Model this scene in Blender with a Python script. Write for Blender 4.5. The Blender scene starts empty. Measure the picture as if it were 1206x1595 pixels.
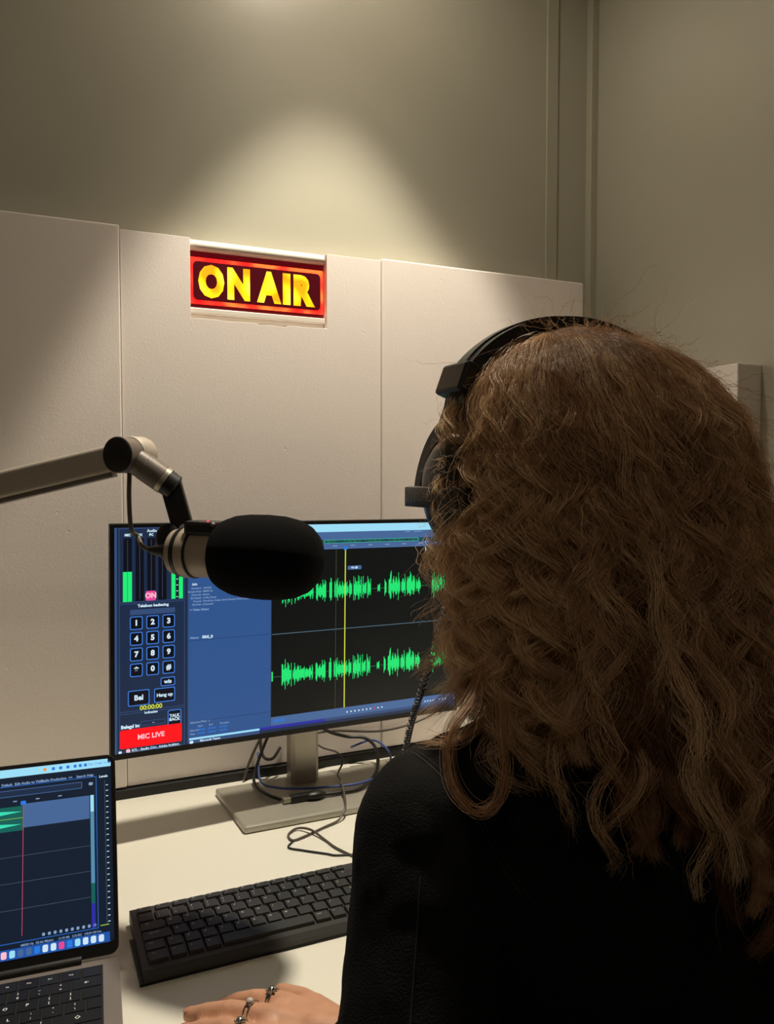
import bpy, bmesh, math, random
import numpy as np
from mathutils import Vector, Matrix, Euler

random.seed(7)
rng = np.random.default_rng(11)
R = math.radians
scene = bpy.context.scene
col = scene.collection

# ------------------------------------------------------------------ camera, world, lamp, exposure
cam_d = bpy.data.cameras.new('camera')
cam = bpy.data.objects.new('camera', cam_d)
col.objects.link(cam)
cam.location = (0, -1.31, 1.24)
cam.rotation_euler = (R(90 - 2.59), 0, R(-24.5))
cam_d.sensor_fit = 'HORIZONTAL'
cam_d.sensor_width = 36
cam_d.lens = 1250 / 1206 * 36
cam_d.clip_start = 0.02
scene.camera = cam

world = bpy.data.worlds.new('world')
scene.world = world
world.use_nodes = True
world.node_tree.nodes['Background'].inputs['Color'].default_value = (0.02, 0.018, 0.015, 1)
world.node_tree.nodes['Background'].inputs['Strength'].default_value = 0.0

FILL_LAMP = (-0.45, -1.75)  # fill light added behind the viewer to lift the hair and the ambient
back_d = bpy.data.lights.new('added_fill_light', 'AREA')
back_d.shape = 'DISK'
back_d.size = 0.20
back_d.energy = 1.9
back_d.color = (1.0, 0.88, 0.76)
back_l = bpy.data.objects.new('added_fill_light', back_d)
back_l.location = (FILL_LAMP[0], FILL_LAMP[1], 2.178)
col.objects.link(back_l)

LAMP = (0.48, -0.275, 2.322)
spot_d = bpy.data.lights.new('downlight_beam', 'SPOT')
spot_d.energy = 68
spot_d.color = (1.0, 0.90, 0.725)
spot_d.spot_size = R(57.5)
spot_d.spot_blend = 0.20
spot_d.shadow_soft_size = 0.038
spot = bpy.data.objects.new('downlight_beam', spot_d)
spot.location = LAMP
col.objects.link(spot)

spill_d = bpy.data.lights.new('downlight_spill', 'SPOT')   # the wide soft skirt of the same lamp's beam
spill_d.energy = 7
spill_d.color = spot_d.color
spill_d.spot_size = R(82)
spill_d.spot_blend = 0.8
spill_d.shadow_soft_size = 0.03
spill = bpy.data.objects.new('downlight_spill', spill_d)
spill.location = LAMP
col.objects.link(spill)

scene.cycles.max_bounces = 7
scene.cycles.diffuse_bounces = 5
scene.cycles.glossy_bounces = 3
scene.cycles.transmission_bounces = 4
scene.cycles.caustics_reflective = False
scene.cycles.caustics_refractive = False
scene.cycles.adaptive_threshold = 0.045
vs = scene.view_settings
vs.view_transform = 'Standard'
vs.look = 'None'
vs.exposure = 0.0
vs.gamma = 1.0
vs.use_curve_mapping = False


# ------------------------------------------------------------------ materials
def lin(c):
    return tuple(((v / 255) / 12.92 if v / 255 <= 0.04045 else ((v / 255 + 0.055) / 1.055) ** 2.4) for v in c)


def mat(name, color, rough=0.5, metal=0.0, bump=0.0, bscale=100.0, var=0.0, vscale=4.0, spec=0.5, stretch=(1, 1, 1), srgb=True):
    m = bpy.data.materials.new(name)
    m.use_nodes = True
    nt = m.node_tree
    b = nt.nodes['Principled BSDF']
    c = lin(color) if srgb else color
    b.inputs['Base Color'].default_value = (*c, 1)
    b.inputs['Roughness'].default_value = rough
    b.inputs['Metallic'].default_value = metal
    b.inputs['Specular IOR Level'].default_value = spec
    if bump or var:
        tc = nt.nodes.new('ShaderNodeTexCoord')
        mp = nt.nodes.new('ShaderNodeMapping')
        mp.inputs['Scale'].default_value = stretch
        nt.links.new(tc.outputs['Object'], mp.inputs['Vector'])
    if bump:
        n = nt.nodes.new('ShaderNodeTexNoise')
        n.inputs['Scale'].default_value = bscale
        n.inputs['Detail'].default_value = 4
        nt.links.new(mp.outputs['Vector'], n.inputs['Vector'])
        bp = nt.nodes.new('ShaderNodeBump')
        bp.inputs['Strength'].default_value = bump
        bp.inputs['Distance'].default_value = 0.002
        nt.links.new(n.outputs['Fac'], bp.inputs['Height'])
        nt.links.new(bp.outputs['Normal'], b.inputs['Normal'])
    if var:
        n = nt.nodes.new('ShaderNodeTexNoise')
        n.inputs['Scale'].default_value = vscale
        n.inputs['Detail'].default_value = 5
        nt.links.new(mp.outputs['Vector'], n.inputs['Vector'])
        r = nt.nodes.new('ShaderNodeValToRGB')
        r.color_ramp.elements[0].position = 0.3
        r.color_ramp.elements[1].position = 0.7
        r.color_ramp.elements[0].color = (*[v * (1 - var) for v in c], 1)
        r.color_ramp.elements[1].color = (*[min(1, v * (1 + var)) for v in c], 1)
        nt.links.new(n.outputs['Fac'], r.inputs['Fac'])
        nt.links.new(r.outputs['Color'], b.inputs['Base Color'])
    return m


def emis(name, color, strength=1.0, base=(10, 10, 10), rough=0.35, big=False):
    m = mat(name, base, rough)
    b = m.node_tree.nodes['Principled BSDF']
    b.inputs['Emission Color'].default_value = (*lin(color), 1)
    b.inputs['Emission Strength'].default_value = strength
    if not big: m.cycles.emission_sampling = 'NONE'
    return m


M = {}
M['wall'] = mat('wall_laminate', (166, 163, 148), 0.34, bump=0.06, bscale=260, spec=1.0)
M['trim'] = mat('trim_metal', (166, 163, 146), 0.4)
M['ceiling'] = mat('ceiling_paint', (214, 208, 196), 0.8)
M['floor'] = mat('floor_carpet', (52, 50, 48), 0.95, bump=0.5, bscale=500, var=0.2, vscale=40)
M['desk'] = mat('desk_laminate', (240, 237, 224), 0.42, bump=0.02, bscale=300)
M['dark'] = mat('dark_rubber', (18, 17, 16), 0.6)
M['black'] = mat('black_plastic', (16, 15, 15), 0.42)
M['blackm'] = mat('black_matte', (10, 10, 10), 0.75)
M['white'] = mat('white_plastic', (225, 218, 208), 0.4)
M['silver'] = mat('brushed_silver', (178, 172, 160), 0.34, metal=0.9, bump=0.05, bscale=60, stretch=(8, 8, 0.3))
M['basem'] = mat('silver_paint', (176, 172, 160), 0.38, metal=0.35)
M['armgrey'] = mat('arm_aluminium', (172, 162, 150), 0.5, metal=0.1)
M['jointgrey'] = mat('joint_grey_metal', (112, 104, 98), 0.4, metal=0.25)
M['micbody'] = mat('mic_beige_metal', (168, 154, 138), 0.45, metal=0.2)
M['foamblack'] = mat('black_foam', (13, 13, 15), 0.98, bump=0.9, bscale=900, spec=0.1)
M['laptop'] = mat('space_grey_aluminium', (140, 130, 124), 0.4, metal=0.3)
M['key'] = mat('keyboard_key_black', (36, 35, 35), 0.5, bump=0.05, bscale=800)
M['kbody'] = mat('keyboard_body_grey', (52, 50, 48), 0.5, bump=0.08, bscale=900)
M['lkey'] = mat('laptop_key_black', (12, 12, 13), 0.4)
M['legend'] = mat('legend_grey', (188, 186, 182), 0.6)
M['legendw'] = emis('legend_white', (230, 228, 224), 0.22, base=(225, 222, 218))
M['cable'] = mat('cable_black', (22, 21, 20), 0.45)
M['cablegrey'] = mat('cable_grey', (84, 76, 68), 0.45)
M['cableblue'] = mat('cable_blue', (62, 84, 150), 0.45)
M['grom'] = mat('grommet_grey', (150, 146, 130), 0.5)
M['skin'] = mat('skin', (205, 152, 122), 0.5, bump=0.12, bscale=350, var=0.08, vscale=60)
M['nail'] = mat('fingernail', (196, 142, 122), 0.25)
M['ring'] = mat('ring_silver', (190, 186, 178), 0.2, metal=1.0)
M['stone'] = mat('ring_stone_milky', (205, 198, 192), 0.15)
M['jacket'] = mat('black_denim', (17, 16, 16), 0.9, bump=0.6, bscale=700, var=0.35, vscale=14, spec=0.15)
M['seam'] = mat('jacket_stitching', (26, 24, 23), 0.8)
M['trouser'] = mat('dark_trousers', (24, 24, 28), 0.9, bump=0.3, bscale=600)
M['shoe'] = mat('dark_shoe', (30, 28, 27), 0.6)
M['hpblack'] = mat('headphone_black', (20, 19, 20), 0.36)
M['hpvelour'] = mat('headphone_grey_velour', (130, 124, 120), 0.95, bump=0.6, bscale=800)
M['hptext'] = mat('headphone_print', (170, 165, 160), 0.5)
M['eye'] = mat('eye_white', (230, 228, 222), 0.2)

# foam: pale, rough, small pits, a little light passing through the edges
def foam_mat():
    m = mat('white_melamine_foam', (232, 223, 217), 0.95, spec=0.1)
    nt = m.node_tree
    b = nt.nodes['Principled BSDF']
    tc = nt.nodes.new('ShaderNodeTexCoord')
    v = nt.nodes.new('ShaderNodeTexVoronoi')
    v.inputs['Scale'].default_value = 26
    nt.links.new(tc.outputs['Object'], v.inputs['Vector'])
    r = nt.nodes.new('ShaderNodeValToRGB')
    r.color_ramp.elements[0].position = 0.035
    r.color_ramp.elements[1].position = 0.06
    nt.links.new(v.outputs['Distance'], r.inputs['Fac'])
    n = nt.nodes.new('ShaderNodeTexNoise')
    n.inputs['Scale'].default_value = 330
    n.inputs['Detail'].default_value = 3
    nt.links.new(tc.outputs['Object'], n.inputs['Vector'])
    n2 = nt.nodes.new('ShaderNodeTexNoise')
    n2.inputs['Scale'].default_value = 14
    nt.links.new(tc.outputs['Object'], n2.inputs['Vector'])
    th = nt.nodes.new('ShaderNodeMath'); th.operation = 'GREATER_THAN'; th.inputs[1].default_value = 0.56
    nt.links.new(n2.outputs['Fac'], th.inputs[0])
    inv = nt.nodes.new('ShaderNodeMath'); inv.operation = 'SUBTRACT'; inv.inputs[0].default_value = 1.0
    nt.links.new(r.outputs['Color'], inv.inputs[1])
    mul = nt.nodes.new('ShaderNodeMath'); mul.operation = 'MULTIPLY'
    nt.links.new(inv.outputs[0], mul.inputs[0]); nt.links.new(th.outputs[0], mul.inputs[1])
    mad = nt.nodes.new('ShaderNodeMath'); mad.operation = 'MULTIPLY_ADD'
    nt.links.new(mul.outputs[0], mad.inputs[0]); mad.inputs[1].default_value = -1.2
    sc = nt.nodes.new('ShaderNodeMath'); sc.operation = 'MULTIPLY'; sc.inputs[1].default_value = 0.55
    nt.links.new(n.outputs['Fac'], sc.inputs[0]); nt.links.new(sc.outputs[0], mad.inputs[2])
    bp = nt.nodes.new('ShaderNodeBump')
    bp.inputs['Strength'].default_value = 0.2
    bp.inputs['Distance'].default_value = 0.0015
    nt.links.new(mad.outputs[0], bp.inputs['Height'])
    nt.links.new(bp.outputs['Normal'], b.inputs['Normal'])
    return m


M['foam'] = foam_mat()
M['lampface'] = emis('lamp_lens', (255, 240, 216), 280.0, base=(220, 220, 220), big=True)


# ------------------------------------------------------------------ mesh helpers
class MB:
    def __init__(s):
        s.v = []; s.f = []

    def add(s, vs, fs):
        o = len(s.v)
        s.v.extend([tuple(p) for p in vs])
        s.f.extend([tuple(i + o for i in f) for f in fs])
        return s

    def box(s, x0, x1, y0, y1, z0, z1):
        v = [(x0, y0, z0), (x1, y0, z0), (x1, y1, z0), (x0, y1, z0), (x0, y0, z1), (x1, y0, z1), (x1, y1, z1), (x0, y1, z1)]
        return s.add(v, [(0, 3, 2, 1), (4, 5, 6, 7), (0, 1, 5, 4), (1, 2, 6, 5), (2, 3, 7, 6), (3, 0, 4, 7)])

    def bbox(s, x0, x1, y0, y1, z0, z1, r=0.002, seg=2, mtx=None):
        bm = bmesh.new()
        bmesh.ops.create_cube(bm, size=1)
        for v in bm.verts:
            v.co = Vector(((x0 + x1) / 2 + v.co.x * (x1 - x0), (y0 + y1) / 2 + v.co.y * (y1 - y0), (z0 + z1) / 2 + v.co.z * (z1 - z0)))
        bmesh.ops.bevel(bm, geom=bm.edges[:], offset=r, segments=seg, affect='EDGES', profile=0.5)
        return s.bm(bm, mtx)

    def bm(s, bm, mtx=None):
        bm.verts.index_update()
        vs = [(mtx @ v.co if mtx else v.co.copy()) for v in bm.verts]
        s.add(vs, [[v.index for v in f.verts] for f in bm.faces])
        bm.free()
        return s

    def prism(s, poly, axis, a, b):
        """closed outline extruded along an axis; poly in the other two axes (in xyz order)"""
        n = len(poly)
        def P(p, t):
            return {'x': (t, p[0], p[1]), 'y': (p[0], t, p[1]), 'z': (p[0], p[1], t)}[axis]
        v = [P(p, a) for p in poly] + [P(p, b) for p in poly]
        f = [tuple(range(n))[::-1], tuple(range(n, 2 * n))] + [(i, (i + 1) % n, n + (i + 1) % n, n + i) for i in range(n)]
        return s.add(v, f)

    def tube(s, pts, r, n=8, caps=True):
        pts = [Vector(p) for p in pts]
        rs = r if isinstance(r, (list, tuple)) else [r] * len(pts)
        t0 = (pts[1] - pts[0]).normalized()
        up = Vector((0, 0, 1)) if abs(t0.z) < 0.9 else Vector((1, 0, 0))
        a = t0.cross(up).normalized()
        vs = []; fs = []
        for i, p in enumerate(pts):
            t = (pts[min(i + 1, len(pts) - 1)] - pts[max(i - 1, 0)]).normalized()
            a = (a - t * a.dot(t)).normalized()
            b = t.cross(a)
            for k in range(n):
                an = 2 * math.pi * k / n
                vs.append(p + (a * math.cos(an) + b * math.sin(an)) * rs[i])
        for i in range(len(pts) - 1):
            for k in range(n):
                fs.append((i * n + k, i * n + (k + 1) % n, (i + 1) * n + (k + 1) % n, (i + 1) * n + k))
        if caps:
            fs.append(tuple(range(n))[::-1]); fs.append(tuple((len(pts) - 1) * n + k for k in range(n)))
        return s.add(vs, fs)

    def lathe(s, o, ax, prof, n=32, caps=True):
        """prof: (distance along axis, radius)"""
        o = Vector(o); ax = Vector(ax).normalized()
        up = Vector((0, 0, 1)) if abs(ax.z) < 0.9 else Vector((1, 0, 0))
        a = ax.cross(up).normalized(); b = ax.cross(a)
        vs = []; fs = []
        for (t, r) in prof:
            for k in range(n):
                an = 2 * math.pi * k / n
                vs.append(o + ax * t + (a * math.cos(an) + b * math.sin(an)) * max(r, 1e-5))
        for i in range(len(prof) - 1):
            for k in range(n):
                fs.append((i * n + k, i * n + (k + 1) % n, (i + 1) * n + (k + 1) % n, (i + 1) * n + k))
        if caps:
            fs.append(tuple(range(n))[::-1]); fs.append(tuple((len(prof) - 1) * n + k for k in range(n)))
        return s.add(vs, fs)

    def ell(s, c, r, n=24, m=14, rot=None):
        c = Vector(c)
        vs = []; fs = []
        for i in range(m + 1):
            th = math.pi * i / m
            for k in range(n):
                an = 2 * math.pi * k / n
                p = Vector((math.sin(th) * math.cos(an) * r[0], math.sin(th) * math.sin(an) * r[1], math.cos(th) * r[2]))
                if rot: p = rot @ p
                vs.append(c + p)
        for i in range(m):
            for k in range(n):
                fs.append((i * n + k, (i + 1) * n + k, (i + 1) * n + (k + 1) % n, i * n + (k + 1) % n))
        return s.add(vs, fs)

    def cap(s, p0, r0, p1, r1, n=20):
        p0 = Vector(p0); p1 = Vector(p1)
        L = (p1 - p0).length
        prof = [(-r0 * math.cos(R(a)), r0 * math.sin(R(a))) for a in range(4, 91, 14)] + [(L + r1 * math.sin(R(a)), r1 * math.cos(R(a))) for a in range(0, 90, 14)]
        return s.lathe(p0, p1 - p0, prof, n)

    def build(s, name, m, parent=None, smooth=False, loc=None, angle=40):
        me = bpy.data.meshes.new(name)
        me.from_pydata(s.v, [], s.f)
        return link(name, me, m, parent, smooth, loc, angle)


def fixn(me):
    bm = bmesh.new(); bm.from_mesh(me)
    bmesh.ops.recalc_face_normals(bm, faces=bm.faces[:])
    bm.to_mesh(me); bm.free()


def link(name, me, m=None, parent=None, smooth=False, loc=None, angle=40, fix=True):
    if fix: fixn(me)
    if m: 
        me.materials.clear(); me.materials.append(m)
    if smooth:
        me.polygons.foreach_set('use_smooth', [True] * len(me.polygons))
        try:
            me.set_sharp_from_angle(angle=R(angle))
        except Exception:
            pass
    o = bpy.data.objects.new(name, me)
    col.objects.link(o)
    if parent: o.parent = parent
    if loc: o.location = loc
    return o


def empty(name, loc=(0, 0, 0), rz=0.0):
    o = bpy.data.objects.new(name, None)
    o.empty_display_size = 0.05
    col.objects.link(o)
    o.location = loc
    o.rotation_euler = (0, 0, rz)
    return o


def tag(o, label, cat, group=None, kind=None):
    o['label'] = label
    o['category'] = cat
    if group: o['group'] = group
    if kind: o['kind'] = kind
    return o


def struct(o, label=None, cat=None):
    o['kind'] = 'structure'
    if label: o['label'] = label
    if cat: o['category'] = cat
    return o


def origin(o, p):
    """move a mesh object's origin to p without moving its geometry"""
    p = Vector(p)
    o.data.transform(Matrix.Translation(-p))
    o.location = p
    return o


_tc = {}
def text_geo(s, size, bold=0.0, align='CENTER'):
    k = (s, size, bold, align)
    if k not in _tc:
        cu = bpy.data.curves.new('t', 'FONT')
        cu.body = s; cu.size = size; cu.offset = bold
        cu.align_x = align; cu.align_y = 'CENTER'
        cu.resolution_u = 3
        ob = bpy.data.objects.new('t', cu)
        me = bpy.data.meshes.new_from_object(ob)
        vs = [v.co.copy() for v in me.vertices]; fs = [tuple(p.vertices) for p in me.polygons]
        bpy.data.objects.remove(ob); bpy.data.curves.remove(cu); bpy.data.meshes.remove(me)
        _tc[k] = (vs, fs)
    return _tc[k]


def catmull(pts, n=10):
    P = [np.array(p, float) for p in pts]
    P = [2 * P[0] - P[1]] + P + [2 * P[-1] - P[-2]]
    out = []
    for i in range(1, len(P) - 2):
        for k in range(n):
            t = k / n
            out.append(0.5 * ((2 * P[i]) + (-P[i - 1] + P[i + 1]) * t + (2 * P[i - 1] - 5 * P[i] + 4 * P[i + 1] - P[i + 2]) * t * t + (-P[i - 1] + 3 * P[i] - 3 * P[i + 1] + P[i + 2]) * t ** 3))
    out.append(P[-2])
    return [tuple(p) for p in out]


# ------------------------------------------------------------------ the setting
XL, XR, YF, ZC = -1.10, 1.046, -2.45, 2.34
struct(MB().box(XL - .1, XR + .1, YF - .1, 0.1, -0.05, 0).build('floor', M['floor']), 'dark carpet floor of the small studio booth', 'floor')
# ceiling with a round opening for the downlight
def ceiling():
    bm = bmesh.new()
    n = 32; r = 0.042
    ring = [bm.verts.new((LAMP[0] + r * math.cos(2 * math.pi * k / n), LAMP[1] + r * math.sin(2 * math.pi * k / n), ZC)) for k in range(n)]
    sq = []
    for k in range(n):
        a = 2 * math.pi * k / n
        c, s_ = math.cos(a), math.sin(a)
        t = 0.15 / max(abs(c), abs(s_))
        sq.append(bm.verts.new((LAMP[0] + c * t, LAMP[1] + s_ * t, ZC)))
    for k in range(n):
        bm.faces.new((ring[k], sq[k], sq[(k + 1) % n], ring[(k + 1) % n]))
    x0, x1, y0, y1 = LAMP[0] - .15, LAMP[0] + .15, LAMP[1] - .15, LAMP[1] + .15
    for (a, b, c, d) in ((XL, x0, YF, 0), (x1, XR, YF, 0), (x0, x1, YF, y0), (x0, x1, y1, 0)):
        q = [bm.verts.new(p) for p in ((a, c, ZC), (b, c, ZC), (b, d, ZC), (a, d, ZC))]
        bm.faces.new(q)
    me = bpy.data.meshes.new('ceiling'); bm.to_mesh(me); bm.free()
    o = link('ceiling', me, M['ceiling'], fix=False)
    o.data.flip_normals() if o.data.polygons[0].normal.z < 0 else None
    so = o.modifiers.new('s', 'SOLIDIFY'); so.thickness = 0.04; so.offset = 1 if o.data.polygons[0].normal.z > 0 else -1
    return o
struct(ceiling(), 'ceiling over the booth with a recessed downlight', 'ceiling')
struct(MB().box(XL, XR, 0, 0.06, 0, ZC + .1).build('wall_back', M['wall']), 'greenish grey laminate wall behind the red studio sign', 'wall')
struct(MB().box(XR, XR + 0.06, YF, 0.06, 0, ZC + .1).build('wall_right', M['wall']), 'laminate wall at the right of the seated person', 'wall')
struct(MB().box(XL - 0.06, XL, YF, 0.06, 0, ZC + .1).build('wall_left', M['wall']), 'wall at the far left of the booth, outside the picture', 'wall')
struct(MB().box(XL, XR, YF - 0.06, YF, 0, ZC + .1).build('wall_front', mat('wall_front_paint', (206, 200, 188), 0.8)), 'dark wall behind the viewer', 'wall')
# vertical joint strip on the back wall and the corner profile
struct(MB().bbox(0.934, 0.9595, -0.004, 0.002, 0.75, ZC, 0.0012).build('trim_1', M['trim']), 'flat vertical joint strip on the back wall near the corner', 'trim')
struct(MB().bbox(1.030, 1.050, -0.016, 0.004, 0.75, ZC, 0.0015).build('trim_2', M['trim']), 'vertical metal profile in the corner of the two walls', 'trim')
struct(MB().bbox(XL, XR, -0.058, 0.0, 0.735, 0.764, 0.002).build('baseboard_back', M['dark']), 'dark strip between the back wall and the desk top', 'trim')

# foam panels
def foam_panel(poly, y0, label, jag=()):
    o = MB().prism(poly, 'y', y0, -0.0005).build('acoustic_foam_panel', M['foam'])
    b = o.modifiers.new('bevel', 'BEVEL'); b.width = 0.0022; b.segments = 2; b.limit_method = 'ANGLE'
    tag(o, label, 'acoustic panel', 'white foam panels on the walls')
    return origin(o, (poly[0][0], 0, poly[0][1]))
ZP = 1.608
foam_panel([(-0.295, .766), (.1385, .766), (.1385, ZP + .002), (-0.295, ZP + .002)], -0.053, 'pale foam wall panel left of the sign, behind the microphone arm')
SX0, SX1, SZ0 = 0.2425, 0.4655, 1.4825
jagged = [(.4645, SZ0 + .001), (.43, SZ0 - .0005), (.405, SZ0 + .001), (.392, SZ0 - .0022), (.368, SZ0 - .0008), (.353, SZ0 - .002), (.34, SZ0 + .0004), (.30, SZ0 - .0006), (.262, SZ0 + .001)]
foam_panel([(.1397, .766), (.563, .766), (.563, ZP - .003), (SX1, ZP - .003), (SX1, SZ0)] + jagged + [(SX0, SZ0), (SX0, ZP - .003), (.1397, ZP - .003)], -0.049, 'pale foam wall panel with a notch cut around the lit sign')
foam_panel([(.5642, .766), (.9865, .766), (.9865, ZP), (.5642, ZP)], -0.0525, 'pale foam wall panel between the sign and the room corner')
o = MB().prism([(-0.4135, .766), (-0.4135, 1.4115), (-0.056, 1.4115), (-0.056, .766)], 'x', 0.995, XR + 0.0005).build('acoustic_foam_panel', M['foam'])
b = o.modifiers.new('bevel', 'BEVEL'); b.width = 0.0022; b.segments = 2
tag(o, 'thick pale foam panel on the right wall beside the curly hair', 'acoustic panel', 'white foam panels on the walls')
origin(o, (0.995, -0.4135, .766))

# downlight housing in the ceiling
dl = empty('ceiling_downlight', (LAMP[0], LAMP[1], ZC))
tag(dl, 'round recessed ceiling downlight above the monitor', 'downlight')
MB().lathe((0, 0, -0.004), (0, 0, 1), [(0, .041), (0, .052), (.004, .052), (.004, .041), (0, .041)], 40, False).build('bezel_ring', M['white'], dl, True)
dlb = MB()
dlb.lathe((0, 0, 0), (0, 0, 1), [(0.0, .0405), (.03, .040), (.045, .03), (.046, .0405), (0.001, .0418), (0.0, .0405)], 40, False)
dlb.build('reflector', M['white'], dl, True)
MB().lathe((0, 0, 0.004), (0, 0, 1), [(0, .001), (0, .032), (.003, .032), (.003, .001)], 32).build('lens', M['lampface'], dl)
spot.parent = dl
spot.location = (0, 0, LAMP[2] - ZC)
spill.parent = dl
spill.location = (0, 0, LAMP[2] - ZC)

# added, unseen fill lamp: flat disc on the ceiling at the back of the booth
rl = empty('added_fill_lamp', (FILL_LAMP[0], FILL_LAMP[1], ZC))
tag(rl, 'added round fill lamp on the ceiling behind the viewer, out of view', 'lamp')
MB().lathe((0, 0, -0.010), (0, 0, 1), [(0, .104), (0, .112), (.010, .112), (.010, .104), (0, .104)], 40, False).build('rim', M['white'], rl, True)
MB().lathe((0, 0, -0.008), (0, 0, 1), [(0, .001), (0, .104), (.008, .104)], 40).build('diffuser', emis('fill_lamp_diffuser', (255, 236, 205), 2.0, base=(220, 220, 220)), rl)
back_l.parent = rl
back_l.location = (0, 0, -0.012)

# ------------------------------------------------------------------ desk
DZ = 0.75
desk = empty('desk', (0.0, -0.37, 0))
tag(desk, 'long cream white desk top fixed below the foam wall', 'desk')
def dchild(mb, name, m, **k):
    o = mb.build(name, m, desk, **k); o.location = (0, 0.37, 0); return o
dchild(MB().bbox(XL + .002, XR - .002, -0.735, -0.002, DZ - .028, DZ, 0.002), 'desk_top', M['desk'])
for x in (-0.95, 0.98):
    dchild(MB().bbox(x - .02, x + .02, -0.70, -0.05, 0, DZ - .028, 0.002), 'leg', M['basem'])
for (x, y) in ((0.517, -0.083), (0.571, -0.077)):
    dchild(MB().bbox(x - .022, x + .022, y - .011, y + .011, DZ - .001, DZ + .0012, 0.0006), 'cable_slot', M['grom'])

# ------------------------------------------------------------------ on air sign
sg = empty('on_air_sign', (0.354, -0.001, SZ0))
tag(sg, 'lit red and yellow ON AIR box sign set into the foam', 'sign')
W2 = 0.111
def sbuild(mb, name, m, parent=sg, **k):
    return mb.build(name, m, parent, **k)
sbuild(MB().bbox(-W2, W2, -0.030, 0.0005, 0.001, 0.120, 0.0015), 'housing', M['white'])
capp = [(-0.030, .1065)] + [(-0.030 - 0.010 * math.sin(R(a)), .1155 - 0.009 * math.cos(R(a))) for a in range(0, 181, 20)] + [(-0.0, .1245), (0, .1065)]
sbuild(MB().prism(capp, 'x', -W2, W2), 'top_cap', M['white'], smooth=True)
for (z0, z1, y) in ((0.002, 0.0095, -0.034), (0.0095, 0.0185, -0.041)):
    sbuild(MB().bbox(-W2, W2, y, 0, z0, z1, 0.0015), 'bottom_ledge', M['white'])
M['signdark'] = emis('sign_dark_red', (88, 4, 12), 1.0, base=(40, 4, 6), rough=0.3)
M['signmar'] = emis('sign_maroon_face', (70, 0, 12), 1.0, base=(40, 2, 6), rough=0.3)
sbuild(MB().box(-W2 + .001, W2 - .001, -0.0335, -0.029, 0.0185, 0.1065), 'lens_panel', M['signdark'])

def sign_glow(name, cols, strength):
    m = mat(name, (60, 5, 5), 0.35)
    nt = m.node_tree; b = nt.nodes['Principled BSDF']
    tc = nt.nodes.new('ShaderNodeTexCoord')
    n = nt.nodes.new('ShaderNodeTexNoise'); n.inputs['Scale'].default_value = 34; n.inputs['Detail'].default_value = 0
    mp = nt.nodes.new('ShaderNodeMapping'); mp.inputs['Scale'].default_value = (1.0, 1, 1.0)
    nt.links.new(tc.outputs['Object'], mp.inputs['Vector']); nt.links.new(mp.outputs['Vector'], n.inputs['Vector'])
    r = nt.nodes.new('ShaderNodeValToRGB')
    e = r.color_ramp.elements
    e[0].position = 0.33; e[0].color = (*lin(cols[0]), 1)
    e[1].position = 0.68; e[1].color = (*lin(cols[2]), 1)
    k = e.new(0.5); k.color = (*lin(cols[1]), 1)
    nt.links.new(n.outputs['Fac'], r.inputs['Fac'])
    nt.links.new(r.outputs['Color'], b.inputs['Emission Color'])
    b.inputs['Emission Strength'].default_value = strength
    return m
M['signyel'] = sign_glow('sign_yellow_letters', ((255, 150, 8), (255, 208, 16), (255, 236, 70)), 1.7)
M['signred'] = sign_glow('sign_red_border', ((240, 14, 14), (255, 36, 22), (255, 84, 34)), 3.4)

def rrect(x0, x1, z0, z1, r, n=6):
    out = []
    for (cx, cz, a0) in ((x1 - r, z1 - r, 0), (x0 + r, z1 - r, 90), (x0 + r, z0 + r, 180), (x1 - r, z0 + r, 270)):
        for k in range(n + 1):
            a = R(a0 + 90 * k / n)
            out.append((cx + r * math.cos(a), cz + r * math.sin(a)))
    return out
sbuild(MB().prism(rrect(-W2 + .0012, W2 - .0012, .0255, .0975, .002), 'y', -0.0343, -0.033), 'red_border', M['signred'])
sbuild(MB().prism(rrect(-W2 + .0062, W2 - .0062, .0315, .0915, .007), 'y', -0.0352, -0.034), 'maroon_face', M['signmar'])
letters = [('O', -0.0755, 1.0), ('N', -0.0305, 1.0), ('A', 0.0178, 1.0), ('I', 0.0463, 1.0), ('R', 0.0745, 1.0)]
def letter_geo(ch, x, zc, h, wd, y):
    vs, fs = text_geo(ch, 1.0, 0.07)
    xs = [v.x for v in vs]; ys = [v.y for v in vs]
    mb = MB()
    a, b_, c, d = min(xs), max(xs), min(ys), max(ys)
    mb.add([(x + (v.x - (a + b_) / 2) / (b_ - a) * wd, y, zc + (v.y - (c + d) / 2) / (d - c) * h) for v in vs], fs)
    return mb
for ch, x, wd in (('O', -0.0765, .041), ('N', -0.0330, .0365), ('A', 0.0168, .0405), ('I', 0.0462, .0130), ('R', 0.0765, .0370)):
    lo = sbuild(letter_geo(ch, x, .0615, .0505 if ch != 'O' else .052, wd, -0.0358), 'letter', M['signyel'])

# ------------------------------------------------------------------ monitor
mon = empty('monitor', (0.385, -0.17, DZ), 0)
tag(mon, 'black framed computer monitor showing green sound waves on the desk', 'monitor')
MW, MH = 0.541, 0.3125
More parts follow.
